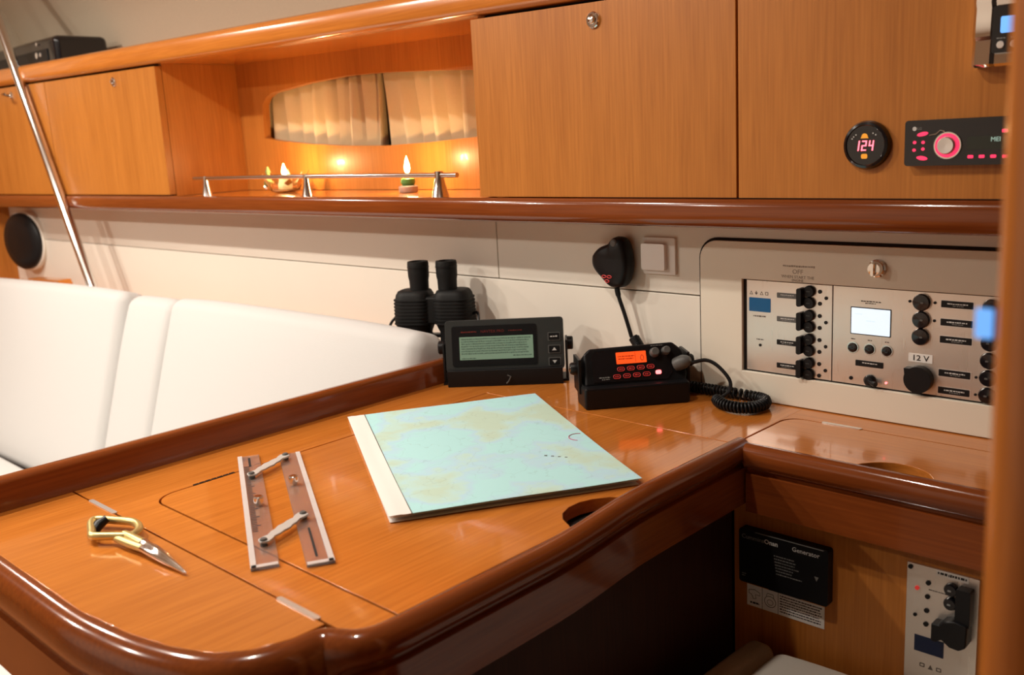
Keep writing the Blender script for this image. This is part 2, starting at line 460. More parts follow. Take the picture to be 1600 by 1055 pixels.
# locker tops behind the beam
g = G()
g.add([(XL, 1.24, ztop(XL)+.0005), (XR, 1.24, ztop(XR)+.0005), (XR, 1.50, ztop(XR)+.0005), (XL, 1.50, ztop(XL)+.0005),
       (XL, 1.24, ztop(XL)+.022), (XR, 1.24, ztop(XR)+.022), (XR, 1.50, ztop(XR)+.022), (XL, 1.50, ztop(XL)+.022)],
      [(0,3,2,1),(4,5,6,7),(0,1,5,4),(1,2,6,5),(2,3,7,6),(3,0,4,7)])
g.build('locker_top', W_X, bm_)

# recess back panel with the lens-shaped port opening
top = [(-2.252, .535), (-2.235, .553), (-2.201, .564), (-2.042, .576), (-1.885, .581), (-1.743, .577), (-1.572, .567), (-1.452, .558), (-1.33, .545), (-1.26, .53)]
bot = [(-1.25, .445), (-1.33, .432), (-1.467, .424), (-1.61, .418), (-1.763, .416), (-1.92, .421), (-2.067, .430), (-2.19, .442), (-2.258, .452)]
hole = top+bot
wr = empty_struct('window_1', (0, BACK, 0), (PI/2, 0, 0))
G().poly([(-2.368, SHELF), (-1.20, SHELF), (-1.20, 0.64), (-2.368, 0.665)], -0.02, 0.0, [hole]).build('recess_panel', W_Z, wr)
G().poly([(-2.364, 0.38), (-1.20, 0.38), (-1.20, 0.64), (-2.364, 0.66)], -0.10, -0.095).build('pane', NIGHT, wr)
# curtains hung behind the opening
def curtain(name, label, x0, x1, seed, slant0=0.0, slant1=0.0):
    random.seed(seed)
    nx, nz = 120, 10; vs = []; fs = []
    ph = [random.uniform(0, 6.28) for _ in range(4)]
    for k in range(nz+1):
        t = k/nz; z = 0.395 + t*0.20
        for i in range(nx+1):
            u = i/nx
            x = x0+(x1-x0)*u + (1-t)*(slant0*(1-u)+slant1*u)
            w = u*(x1-x0)/0.055
            saw = (w+0.18*math.sin(ph[0]+5*u)) % 1.0
            saw = saw/0.78 if saw < 0.78 else (1-saw)/0.22
            y = 0.042*(saw-0.5)*(0.85+0.25*math.sin(ph[1]+4*u)) + 0.003*math.sin(ph[2]+40*u+3*t)
            vs.append((x+0.004*math.sin(ph[3]+9*u+2*t)*(1-t), y, z))
    for k in range(nz):
        for i in range(nx):
            a = k*(nx+1)+i; fs.append((a, a+1, a+nx+2, a+nx+1))
    c = G().add(vs, fs).build(name, CURT, smooth=1.0)
    c.location = (0, 1.468, 0)
    sl = c.modifiers.new('thick', 'SOLIDIFY'); sl.thickness = 0.0012
    return tag(c, label, 'curtain', 'curtains in the cabin port')
curtain('curtain', 'tan pleated curtain on the left half of the cabin port', -2.36, -1.815, 3, 0, -0.004)
curtain('curtain', 'tan pleated curtain on the right half of the cabin port', -1.808, -1.22, 5, 0.022, 0)
random.seed(11)

# ------------------------------------------------------------------ lockers
def knob(parent, x, y, z, turned=0.0):
    k = G().lathe([(0.0125, 0), (0.0125, 0.003), (0.011, 0.0045), (0.0085, 0.0045), (0.0075, 0.002), (0, 0.002)], x, y, z, 28).build('knob', CHROME, parent)
    G().lathe([(0.0062, 0.002), (0.0066, 0.006), (0.005, 0.0085), (0, 0.009)], x, y, z, 20).build('push_button', CHROME, k)
    return k
def quad_plate(x0, x1, zb, zfun, gap=0.006):
    return [(x0, zb), (x1, zb), (x1, zfun(x1)-gap), (x0, zfun(x0)-gap)]
L = wall_thing('overhead_locker', 'brightly lit wooden locker with two doors above the white settee', 'locker', 0, LOCK, 0)
G().poly(quad_plate(XL, -2.376, SHELF+.002, ztop, 0.0), -0.028, -0.022).build('carcass', GAP, L)
G().box(-2.380, -2.366, SHELF, ztop(-2.37), -0.228, -0.019).build('side_panel', W_Z, L)
d = G().poly(quad_plate(XL, -3.072, SHELF+.004, ztop), -0.018, 0.0).build('door', W_Z, L, bevel=0.001)
k = knob(d, -3.339, 0.634, 0)
G().tube([(-3.345, 0.634, 0.004), (-3.338, 0.635, 0.02), (-3.325, 0.636, 0.032), (-3.30, 0.636, 0.036)], [0.006, 0.006, 0.005, 0.004], 10).build('turn_handle', CHROME, k)
d = G().poly(quad_plate(-3.068, -2.366, SHELF+.004, ztop), -0.018, 0.0).build('door', W_Z, L, bevel=0.001)
knob(d, -2.601, 0.6209, 0)
R_ = wall_thing('overhead_locker', 'tall wooden locker above the instruments with round chrome push knob and plain fixed panel', 'locker', 0, LOCK, 0)
G().poly(quad_plate(-1.21, XR, SHELF+.002, ztop, 0.0), -0.028, -0.022).build('carcass', GAP, R_)
G().box(-1.224, -1.208, SHELF, 0.628, -0.23, -0.019).build('side_panel', W_Z, R_)
d = G().poly(quad_plate(-1.224, -0.7125, SHELF+.003, ztop), -0.018, 0.0).build('door', W_Z, R_, bevel=0.001)
knob(d, -0.956, 0.5864, 0)
G().poly(quad_plate(-0.7095, XR, SHELF+.003, ztop), -0.018, 0.0).build('fixed_panel', W_Z, R_, bevel=0.001)

# ------------------------------------------------------------------ chart table and wall counter
T = thing('chart_table', 'varnished chart table with hinged lid, front leaf and raised dark edges', 'table', (-0.95, 0.8, 0))
def tb(g): return g.xf(Matrix.Translation((0.95, -0.8, 0)))
XI = -1.245
leaf = [(XI, .443), (XI, .307), (-.90, .3095), (-.817, .320), (-.764, .333), (-.723, .351), (-.700, .377), (-.689, .41), (-.688, .443)]
tb(G().poly(leaf, -0.018, 0)).build('front_leaf', W_Y, T, bevel=0.0008)
notch = [(-.657, .745), (-.672, .753), (-.684, .766), (-.690, .784), (-.690, .803), (-.684, .820), (-.672, .836), (-.657, .846)]
lid = [(-.649, .496)] + [(-.649, .74)] + notch + [(-.649, .85), (-.6585, 1.0875), (-1.1305, 1.0875)] + arc(-1.1005, .526, .03, 180, 270, 6)
tb(G().poly(lid, -0.016, 0)).build('lid', W_Y, T, bevel=0.0008)
frame = [(XI, .4453), (-.649, .4453), (-.649, .4935)] + list(reversed(arc(-1.1005, .526, .0325, 180, 270, 6))) + \
        [(-1.133, 1.09), (-.657, 1.09), (-.657, WALL-.001), (XI, WALL-.001)]
tb(G().poly(frame, -0.018, 0)).build('table_top', W_Y, T, bevel=0.0008)
tb(G().box(XI, -.70, .33, .47, -0.034, -0.019).box(XI, -.66, .4701, WALL-.001, -0.034, -0.019)).build('under_tray', GAP, T)
clid_n = arc(-.445, 1.083, .050, 165, 15, 10)
clid = [(-.6545, 1.0835)] + list(clid_n) + [(XR, 1.0835), (XR, 1.2355)] + arc(-.629, 1.2105, .025, 90, 180, 5)
CT = thing('side_counter', 'narrow varnished counter under the switch panel with flush lid and wooden front', 'counter', (-0.4, 1.1, 0))
def ct(g): return g.xf(Matrix.Translation((0.4, -1.1, 0)))
ct(G().poly(clid, -0.016, 0)).build('counter_lid', W_X, CT, bevel=0.0008)
ct(G().poly([(-.6568, 1.212)] + list(reversed(arc(-.631, 1.212, .0258, 90, 180, 5))) + [(XR, 1.238), (XR, WALL-.001), (-.6568, WALL-.001)], -.018, 0)).build('back_strip', W_X, CT)
ct(G().box(-.655, XR, 1.085, 1.24, -0.034, -0.019)).build('under_tray', GAP, CT)
# hinge strips let into the surfaces
for x0, x1, y in ((-1.192, -1.12, .4442), (-.766, -.699, .4442)):
    tb(G().rbox((x0+x1)/2, y, x1-x0, .0062, .003, -.004, .0012)).build('hinge_strip', SATIN, T)
ct(G().rbox(-.575, 1.237, .058, .0060, .003, -.004, .0012)).build('hinge_strip', SATIN, CT)
g = G()
for i in range(7): g.box(-1.1345, -1.1300, .553+i*.0087, .553+i*.0087+.0072, -.004, .0006)
tb(g).build('piano_hinge', BLACK, T)
# raised edges
lf = [(-1.27, -.05), (-1.27, .032), (-1.268, .038), (-1.263, .041), (-1.254, .041), (-1.248, .039), (XI, .033), (XI, -.05)]
g = G(); m = len(lf)
g.add([(x, .28, z) for x, z in lf]+[(x, 1.135, z) for x, z in lf], [(i, (i+1) % m, m+(i+1) % m, m+i) for i in range(m)]+[tuple(range(m)), tuple(range(2*m-1, m-1, -1))])
tb(g).build('raised_edge', W_EY, T, smooth=0.9)
pathL = [(-1.262, .307), (-1.20, .3073), (-1.14, .3076), (-1.08, .308), (-1.02, .3084), (-.96, .3088), (-.90, .3100), (-.86, .3135), (-.817, .320), (-.79, .3255), (-.764, .333), (-.742, .341), (-.723, .351), (-.710, .363), (-.700, .377), (-.693, .393), (-.689, .41), (-.688, .428), (-.688, .443)]
profL = [(0, -.018), (0, 0), (.004, .0006), (.011, -.0016), (.0175, -.007), (.0215, -.015), (.023, -.028), (.0195, -.046), (.012, -.0535), (.012, -.0565), (.018, -.058), (.018, -.125), (0, -.125), (0, -.03)]
def rise(p):
    t = min(max((p[1]-.69)/(.87-.69), 0), 1); t = t*t*(3-2*t)
    return .0115*t
profS = [(0, -.018), (-.001, 0), (.004, .0012), (.010, .0002), (.0160, -.004), (.0200, -.010), (.0205, -.018), (.0175, -.025), (.011, -.0275), (.011, -.0335), (.0165, -.0355), (.0165, -.086), (-.004, -.086), (-.004, -.02)]
pathE = [tuple(p) for p in spline(pathL[:-2], 4)] + [tuple(p) for p in spline([(-.6885, .420), (-.686, .432), (-.679, .4415), (-.667, .4475), (-.656, .4555), (-.6495, .469), (-.647, .490), (-.647, .51)], 4)] + [(-.647, .51+.03*i) for i in range(1, 20)] + [(-.647, 1.083)]
g = G(); k = len(pathE); m = len(profS); vs = []; fs = []
for i, p in enumerate(pathE):
    a = Vector(pathE[max(i-1, 0)]); b2 = Vector(pathE[min(i+1, k-1)]); t = (b2-a).normalized()
    w = min(max((p[0]+.690)/.040, 0), 1) if p[1] > .40 else 0
    w = w*w*(3-2*w)
    for (o1, z1), (o2, z2) in zip(profL, profS):
        o_, z_ = o1+(o2-o1)*w, z1+(z2-z1)*w
        vs.append((p[0]+t.y*o_, p[1]-t.x*o_, z_+rise(p)))
for i in range(k-1):
    for j in range(m): fs.append((i*m+j, (i+1)*m+j, (i+1)*m+(j+1) % m, i*m+(j+1) % m))
fs += [tuple(range(m)), tuple(reversed([(k-1)*m+j for j in range(m)]))]
tb(g.add(vs, fs)).build('table_edge', W_EY, T, smooth=1.0)
tb(G().box(-1.24, -.665, .46, 1.095, FLOOR, -.034)).build('pedestal', W_SHADE, T)
# counter edge, apron and front panel
profC = [(0, -.016), (0, .002), (.003, .008), (.0095, .011), (.0165, .0095), (.0215, .004), (.023, -.004), (.022, -.014), (.017, -.022), (.010, -.0245), (.010, -.029), (.014, -.031), (.014, -.084), (-.004, -.084)]
ct(G().sweep([(-.628, 1.083), (XR, 1.083)], profC)).build('counter_edge', W_EX, CT, smooth=0.9)
ct(G().box(-.664, XR, 1.10, 1.116, FLOOR, -.036)).build('front_panel', W_Z, CT)

# ------------------------------------------------------------------ settee
def cushion(name, mat, parent, sx, sy, sz, r, loc, rot, crown=0.012, n=14):
    """soft box; local x length, y height, z thickness"""
    vs = {}; V = []; F = []
    hx, hy, hz = sx/2, sy/2, sz/2
    def key(p): return tuple(round(q, 5) for q in p)
    def vert(p):
        k = key(p)
        if k in vs: return vs[k]
        P = Vector((p[0]*hx, p[1]*hy, p[2]*hz))
        I = Vector((max(-hx+r, min(hx-r, P.x)), max(-hy+r, min(hy-r, P.y)), max(-hz+r, min(hz-r, P.z))))
        dlt = P-I
        if dlt.length > 1e-9: P = I+dlt.normalized()*r
        u, v = p[0], p[1]
        P.z += crown*p[2]*(1-u**4)*(1-v**4)
        P.y += crown*0.6*p[1]*(1-u**4)
        vs[k] = len(V); V.append(P); return vs[k]
    def lin(h):
        e = r/h
        inner = [-1+2*e*0+0 for _ in range(0)]
        edge_ = [-1+e*(i/5) for i in range(6)]
        mid = [(-1+e)+(2-2*e)*i/n for i in range(1, n)]
        return edge_+mid+[-q for q in reversed(edge_)]
    for ax, hs in ((2, (hx, hy)), (1, (hx, hz)), (0, (hy, hz))):
        A = lin(hs[0]); B = lin(hs[1])
        for sgn in (-1, 1):
            for i in range(len(A)-1):
                for j in range(len(B)-1):
                    q = []
                    for a, b2 in ((i, j), (i+1, j), (i+1, j+1), (i, j+1)):
                        p = [0, 0, 0]; oth = [w for w in range(3) if w != ax]
                        p[ax] = sgn; p[oth[0]] = A[a]; p[oth[1]] = B[b2]
                        q.append(vert(p))
                    if len(set(q)) == 4: F.append(tuple(q))
    o = G().add(V, F).build(name, mat, parent, smooth=2.0)
    o.location = loc; o.rotation_euler = rot
    return o
LEAN = math.radians(90-17.5)
def backrest(x0, x1, ztopc, tilt, label, push=0.0):
    h = 0.545
    ny, nz_ = -math.cos(math.radians(17.5)), math.sin(math.radians(17.5))
    # crest of the front face at Y=1.055
    cx = (x0+x1)/2
    uy, uz = math.sin(math.radians(17.5)), math.cos(math.radians(17.5))
    cy = 1.075-uy*h/2 - ny*0.044 + push*(-ny); cz = ztopc-uz*h/2 - nz_*0.044 - push*nz_
    o = cushion('backrest_cushion', FABRIC, None, x1-x0, h, 0.088, 0.032, (cx, cy, cz), (LEAN, tilt, 0), 0.014)
    return tag(o, label, 'cushion', 'settee backrest cushions')
backrest(-3.80, -2.460, 0.062, -0.030, 'wide white backrest cushion nearest the round loudspeaker')
backrest(-2.455, -2.205, 0.074, -0.02, 'narrow white backrest cushion between the two wide ones', 0.012)
backrest(-2.200, -1.280, 0.089, -0.006, 'wide white backrest cushion ending beside the binoculars')
sc_ = cushion('seat_cushion', FABRIC, None, 2.42, 0.50, 0.12, 0.035, (-2.56, 0.645, -0.485), (0, 0, 0), 0.01)
tag(sc_, 'white settee seat cushion below the backrest behind the chart table', 'cushion')
sb = thing('settee_base', 'wooden settee base under the white seat cushion', 'settee', (-2.56, 0.75, FLOOR))
G().box(-1.21, 1.21, -0.34, 0.30, 0, 0.255).build('seat_box', W_X, sb)
G().box(-1.21, 1.21, -0.36, -0.34, 0, 0.255).build('front_board', W_X, sb)
# ledge between backrest and hull
ld = G().box(XL, XI-.027, 1.157, WALL, -0.02, 0).build('trim_3', W_X); struct(ld)
blk = G().poly([(-3.46, 0), (-3.20, 0), (-3.185, 0.030), (-3.20, 0.046), (-3.46, 0.036)], -0.02, 0.02).build('wood_batten', W_X)
blk.location = (0, 1.215, 0); blk.rotation_euler = (PI/2, 0, 0)
tag(blk, 'short varnished wooden batten lying behind the backrest under the loudspeaker', 'batten')

# grab pole
gp = thing('grab_pole', 'slanted polished steel tube in front of the left lockers', 'pole', (-2.858, 1.172, 0))
a = Vector((0, 0, 0.0)); b2 = Vector((-0.575, 0, 1.11))
G().tube([a, a.lerp(b2, .3), a.lerp(b2, .6), b2], 0.0145, 20).build('tube', STEEL, gp)
G().lathe([(0.026, 0), (0.026, 0.005), (0.018, 0.009), (0.0155, 0.02)], 0, 0, 0, 24).build('foot_flange', STEEL, gp)

# loudspeaker on a slightly turned ring
sp = thing('wall_loudspeaker', 'round black loudspeaker on the white hull panel at far left', 'loudspeaker', (-3.62, 1.287, 0.151), (PI/2, 0, 0))
tilt = Matrix.Rotation(math.radians(15), 4, 'Y')
G().lathe([(0.106, -0.03), (0.106, 0.001), (0.102, 0.004)], 0, 0, 0.0, 40).xf(Matrix.Translation((0, 0, 0.026)) @ tilt).build('mounting_ring', WHITE, sp)
G().lathe([(0.099, 0), (0.099, 0.010), (0.092, 0.016), (0.06, 0.022), (0, 0.024)], 0, 0, 0.003, 40).xf(Matrix.Translation((0, 0, 0.026)) @ tilt).build('grille', BLACK, sp)

# black electronics box on the locker top
bx = thing('electronics_box', 'glossy black electronic unit on top of the left locker behind the beam', 'electronics', (-3.44, 1.32, ztop(-3.44)+.0225))
G().box(-.36, .36, -.075, .09, 0, .105).build('case', BLACK2, bx, bevel=0.018, seg=3)
G().box(-.33, .30, -.0785, -.0745, .022, .07).build('fascia', BLACK, bx, bevel=0.002)
for x, z, r in ((.22, .055, .009), (.25, .055, .006), (.23, .088, .005)):
    G().disc(x, z, r, .0785, .081, 12).xf(Matrix.Rotation(PI/2, 4, 'X')).build('silver_button', SATIN, bx)

# ------------------------------------------------------------------ shelf rail and candles
rl = thing('shelf_rail', 'thin steel fiddle rail along the shelf in front of the candles', 'rail', (0, 1.212, SHELF))
G().tube([(-2.268, 0, .0435), (-1.80, 0, .0435), (-1.302, 0, .0405)], 0.0048, 14).build('rod', STEEL, rl)
for x in (-2.212, -1.780, -1.351):
    s_ = 1.0 if x < -1.7 else 1.35
    G().lathe([(.0130*s_, 0), (.0120*s_, .004), (.0085*s_, .022), (.0062*s_, .038), (.0062*s_, .048), (0, .049)], x, 0, 0, 18).build('post', STEEL, rl)
def flame(parent, x, y, z, h, r):
    prof = [(0, 0), (r*.7, h*.12), (r, h*.3), (r*.8, h*.55), (r*.4, h*.8), (0, h)]
    return G().lathe(prof, x, y, z, 14).build('flame', FLAME, parent)
def candle_light(x, y, z, w):
    l = bpy.data.lights.new('candle_glow', 'POINT'); l.energy = w; l.color = (1.0, 0.62, 0.28); l.shadow_soft_size = 0.008
    o = bpy.data.objects.new('candle_glow', l); COL.objects.link(o); o.location = (x, y, z)
c1 = thing('candle_bowl', 'lit candle in a clear glass bowl dressed with gold leaves on the shelf', 'candle', (-2.051, 1.334, SHELF))
G().lathe([(.022, 0), (.034, .004), (.040, .016), (.038, .026), (.036, .026), (.037, .016), (.031, .007), (0, .006)], 0, 0, 0, 28).build('glass_bowl', GLASS, c1)
G().lathe([(.017, .007), (.018, .038), (.015, .040), (0, .039)], 0, 0, 0, 20).build('candle', WAX, c1)
flame(c1, 0, 0, .040, .030, .006)
for i in range(9):
    a_ = i*2*PI/9+.3; rr = .044
    q = Matrix.Translation((rr*math.cos(a_), rr*math.sin(a_), .024+.008*(i % 2))) @ Matrix.Rotation(a_, 4, 'Z') @ Matrix.Rotation(-1.15+.35*(i % 3), 4, 'Y')
    G().poly([(-.016, 0), (0, -.010), (.026, 0), (0, .010)], -.0008, .0008).xf(q).build('gold_leaf', GOLD, c1)
G().lathe([(.010, 0), (.012, .006), (.004, .03), (.007, .031), (.002, .045), (0, .046)], -.050, -.014, .018, 12).build('tree_ornament', TREE, c1)
G().lathe([(0, 0), (.007, .003), (.009, .009), (.006, .015), (0, .017)], -.062, -.012, .006, 12).build('bauble', CHROME, c1)
candle_light(-2.051, 1.334, SHELF+.062, 1.7)
c2 = thing('candle_holder', 'lit slim candle in a small green holder on a round grey base', 'candle', (-1.589, 1.336, SHELF))
G().lathe([(.0195, 0), (.0205, .003), (.0205, .012), (.018, .014), (0, .014)], 0, 0, 0, 28).build('base', STONE, c2)
G().lathe([(.012, .014), (.016, .020), (.015, .028), (.010, .031), (0, .030)], 0, 0, 0, 20).build('green_cup', GREEN, c2)
G().lathe([(.006, .028), (.006, .038), (0, .039)], 0, 0, 0, 14).build('candle', WAX, c2)
flame(c2, 0, 0, .038, .038, .0062)
candle_light(-1.589, 1.336, SHELF+.064, 1.7)

# ------------------------------------------------------------------ instruments on the locker front
gz = wall_thing('battery_gauge', 'round black voltmeter with glowing red digits beside the car stereo', 'gauge', -0.526, LOCK, 0.3865)
g = G(); bz = [(.0300, 0), (.0300, .004), (.028, .008), (.0250, .009), (.0240, .008), (.0240, 0)]
nb = len(bz); vs = []; fs = []
for i in range(44):
    a_ = 2*PI*i/44
    vs += [(q[0]*math.cos(a_), q[0]*math.sin(a_), q[1]) for q in bz]
for i in range(44):
    for j in range(nb): fs.append((i*nb+j, ((i+1) % 44)*nb+j, ((i+1) % 44)*nb+(j+1) % nb, i*nb+(j+1) % nb))
g.add(vs, fs).build('bezel', BLACK2, gz)
G().disc(0, 0, .0241, 0.001, .0076, 36).build('dial', BLACK2, gz)
SEG = {'1': 'bc', '2': 'abged', '4': 'fgbc'}
for i, ch in enumerate('124'):
    g = G(); x0 = -.0135+i*.0090; w, h, t = .0062, .0125, .0016
    for s_ in SEG[ch]:
        bx_ = {'a': (0, w, h-t, h), 'd': (0, w, 0, t), 'g': (0, w, h/2-t/2, h/2+t/2), 'b': (w-t, w, h/2, h), 'c': (w-t, w, 0, h/2), 'e': (0, t, 0, h/2), 'f': (0, t, h/2, h)}[s_]
        g.box(x0+bx_[0], x0+bx_[1], -.0068+bx_[2], -.0068+bx_[3], .0079, .0084)
    g.xf(Matrix(((1, .12, 0, 0), (0, 1, 0, 0), (0, 0, 1, 0), (0, 0, 0, 1)))).build('digit', RED_SEG, gz)
G().poly(arc(-.001, .0105, .004, 0, 180, 8)+[(-.006, .0085), (.004, .0085)], .0079, .0083).build('bell_mark', AMBER, gz)
G().poly(rrect(-.001, -.0135, .008, .006, .002, 4), .0079, .0083).build('battery_mark', AMBER, gz)
g = G()
for a_ in (150, 140, 128, 60, 48):
    g.disc(.0195*math.cos(math.radians(a_)), .0165*math.sin(math.radians(a_)), .0009, .0079, .0083, 8)
g.build('scale_dots', INK_W, gz)

st = wall_thing('car_stereo', 'black car stereo with pink glowing keys and a ringed dial', 'stereo', -0.3865, LOCK, 0.3868)
G().rbox(0, 0, .178, .0535, .004, 0, .012).build('faceplate', BLACK2, st, bevel=0.002)
def ell(cx, cy, a_, b_, n=18, rot=0):
    return [(cx+a_*math.cos(q)*math.cos(rot)-b_*math.sin(q)*math.sin(rot), cy+a_*math.cos(q)*math.sin(rot)+b_*math.sin(q)*math.cos(rot)) for q in [2*PI*i/n for i in range(n)]]
ZF = .0121
G().poly(ell(-.0677, .0105, .0065, .0024, rot=.18), ZF-.001, ZF+.0008).build('key', PINK_KEY, st)
G().poly(ell(-.0677, -.0176, .0065, .0024, rot=-.15), ZF-.001, ZF+.0008).build('key', PINK_KEY, st)
for x, y in ((-.0769, .001), (-.0669, .0008), (-.0773, -.008), (-.0669, -.007)):
    G().poly(ell(x, y, .0021, .0019, 10), ZF-.001, ZF+.0005).build('key', PINK_KEY, st)
for x, y in ((-.0126, -.0172), (-.0003, -.0172), (.0122, -.0173), (.0248, -.0176), (.0234, .0108)):
    G().rbox(x, y, .0062, .0036, .001, ZF-.001, ZF+.0005).build('key', PINK_KEY, st)
dl = G().lathe([(.0108, 0), (.0105, .007), (.009, .010), (0, .0095)], -.0383, -.0036, ZF-.001, 30).build('dial', SATIN, st)
G().ring(-.0383, -.0036, .0105, .0138, ZF-.001, ZF+.003).build('dial_ring', PINK_KEY, dl)
G().ring(-.0383, -.0036, .0140, .0156, ZF-.001, ZF+.002).build('chrome_bezel', STEEL, dl)
G().rbox(-.0005+.0065, -.0018, .046, .0150, .001, ZF-.001, ZF).build('display', DIM_LCD, st)
text('MEI', .0140, .0015, ZF+.0002, .0072, GREEN_SEG, st, 'display_text')
G().disc(-.0775, .0170, .0025, ZF-.001, ZF+.0002, 14).build('logo_disc', INK_W, st)
text('LG', -.0715, .0170, ZF+.0001, .0042, INK_W2, st, 'logo_lettering')
G().tube([(-.060, .0085, ZF), (-.052, .0100, ZF+.001), (-.047, .0140, ZF+.001), (-.042, .0125, ZF+.001)], .0007, 6).build('chrome_line', STEEL, st)

rd = wall_thing('remote_display', 'chrome framed control unit with bright blue screen at the top right corner', 'control panel', -0.36, LOCK, 0.515)
g = G(); px = [(-.040, 0), (-.040, .016), (-.036, .020), (-.020, .021), (-.016, .017), (.020, .017), (.024, .021), (.040, .020), (.044, .016), (.044, 0)]
m = len(px)
ys = [-.047, -.044, -.018, -.014, .016, .022, .060, .066]; dz = [0, .003, .0005, .003, .0005, .003, .001, 0]
vs = []; fs = []
for y, q in zip(ys, dz):
    for x, z in px: vs.append((x, y, z+(q if z > 0 else 0)))
for i in range(len(ys)-1):
    for j in range(m): fs.append((i*m+j, i*m+(j+1) % m, (i+1)*m+(j+1) % m, (i+1)*m+j))
fs += [tuple(range(m)), tuple(reversed([(len(ys)-1)*m+j for j in range(m)]))]
g.add(vs, fs).build('chrome_housing', CHROME, rd, smooth=0.6)
G().rbox(.004, -.008, .044, .050, .002, .016, .0235).build('black_face', BLACK2, rd)
G().rbox(.0050, -.0035, .029, .0175, .002, .0235, .0239).build('screen', SKY_LCD, rd)
for x in (-.0085, .0050): G().disc(x, -.0245, .0042, .0235, .0255, 16, .0006).build('push_button', SATIN, rd)
dashes(rd, -.013, -.004, -.0175, .0016, .0237, INK_W2)
dashes(rd, .001, .010, -.0175, .0016, .0237, INK_W2)

# ------------------------------------------------------------------ switch and electrical panel on the white wall
sw = wall_thing('light_switch', 'square white rocker switch on the wall right of the handset', 'switch', -0.914, WALL, 0.2175)
G().rbox(0, 0, .063, .060, .002, 0, .006).build('frame_plate', PLATE, sw, bevel=0.0015)
G().rbox(-.007, -.001, .046, .043, .003, .004, .014).build('rocker', ROCK, sw, bevel=0.002)

EP = wall_thing('electrical_panel', 'cream hinged panel with brushed steel switchboards above the counter', 'switchboard', -0.49, WALL, 0.12)
ox, oz = 0.49, -0.12      # world -> local offsets
def ep(x, z): return (x+ox, z+oz)
outer = lambda e: [ep(XR-.001, 0.001), ep(XR-.001, .2465+e)] + [ep(*p) for p in arc(-.806, .2175, .029+e, 90, 180, 8)] + [ep(-.835-e, 0.001)]
hole_ep = [ep(*p) for p in [(-.7605, .0455), (-.366, .0455), (-.366, .1895), (-.7605, .1895)]]
G().poly(outer(.0045), .0001, .0012).build('seal', GAP, EP)
G().poly(outer(0), .0005, .007, [hole_ep]).build('panel_door', DOORW, EP, bevel=0.0012)
G().poly([ep(*p) for p in [(-.7615, .0445), (-.366, .0445), (-.366, .1905), (-.7615, .1905)]], -.0110, -.0090).build('recess_backing', GAP, EP)
S0 = -.0088; S1 = .0015     # steel plate back / face
p1 = G().poly([ep(*p) for p in [(-.7555, .0475), (-.6172, .0475), (-.6172, .1880), (-.7555, .1880)]], S0, S1).build('steel_plate', BRUSHED, EP, bevel=0.0006)
p2 = G().poly([ep(*p) for p in [(-.6162, .0475), (-.368, .0475), (-.368, .1880), (-.6162, .1880)]], S0, S1).build('steel_plate', BRUSHED, EP, bevel=0.0006)
def er(parent, name, mat, x, z, w, h, r=.0008, z0=S1, z1=S1+.0008):
    q = ep(x, z); return G().rbox(q[0], q[1], w, h, r, z0, z1, 3).build(name, mat, parent)
def ed(parent, name, mat, x, z, r, z1=S1+.001, bev=0.0, n=18):
    q = ep(x, z); return G().disc(q[0], q[1], r, S1-.0005, z1, n, bev).build(name, mat, parent)
er(p1, 'blue_display', BLUE_LCD, -.733, .1507, .0357, .0213)
text('\u25b3 \u2193 \u25b3 \u25a1' if False else 'A Y A B', *ep(-.7345, .1680), S1+.0002, .0075, INK_G, p1, 'symbol_row') if False else None
g = G()
for i, x in enumerate((-.7475, -.739, -.730, -.7215)):
    q = ep(x, .1685)
    if i % 2 == 0: g.poly([(q[0]-.003, q[1]-.0025), (q[0]+.003, q[1]-.0025), (q[0], q[1]+.003)], S1, S1+.0003, [[(q[0]-.0019, q[1]-.0017), (q[0]+.0019, q[1]-.0017), (q[0], q[1]+.0018)]])
    elif i == 1: g.poly([(q[0], q[1]-.003), (q[0]+.0025, q[1]+.0005), (q[0]-.0025, q[1]+.0005)], S1, S1+.0003).box(q[0]-.0006, q[0]+.0006, q[1], q[1]+.003, S1, S1+.0003)
    else: g.poly(rrect(q[0], q[1], .005, .005, .0008, 2), S1, S1+.0003, [rrect(q[0], q[1], .0034, .0034, .0005, 2)])
g.build('symbol_row', INK_G, p1)
q = ep(-.733, .133); dashes(p1, q[0]-.011, q[0]+.011, q[1], .0022, S1+.0002, INK_G)
q = ep(-.7325, .0970); dashes(p1, q[0]-.006, q[0]+.006, q[1], .0022, S1+.0002, INK_G)
ed(p1, 'pilot_lamp', BLACK, -.7323, .0881, .0022)
for i in range(4):
    zc = .1689-.0358*i
    lb = er(p1, 'label_strip', [MGREY, MGREY, BLACK, BLACK][i], -.6862, zc-.0010, .0362, .0078)
    q = ep(-.690, zc-.0002); dashes(lb, q[0]-.008, q[0]+.014, q[1], .0016, S1+.0010, INK_W)
    q = ep(-.690, zc-.0028); dashes(lb, q[0]-.006, q[0]+.010, q[1], .0012, S1+.0010, INK_W2)
    for dz_ in (.0086, -.0086):
        q = ep(-.6517, zc+dz_)
        bt = G().lathe([(.0085, S1), (.0085, S1+.004), (.0075, S1+.006), (0, S1+.006)], q[0], q[1], 0, 24).build('breaker_button', BLACK, p1)
        G().rbox(q[0], q[1], .006, .0015, .0006, S1+.006, S1+.0068).build('button_mark', DGREY, bt)
    q = ep(-.6632, zc)
    G().rbox(q[0], q[1], .0075, .0270, .0030, S1, S1+.013).build('breaker_lever', BLACK, p1, bevel=0.001)
    for x, dz_, r in ((-.6362, .0088, .0030), (-.6361, -.0088, .0030), (-.6265, 0, .0026)):
        ed(p1, 'pilot_lamp', BLACK, x, zc+dz_, r, n=12)
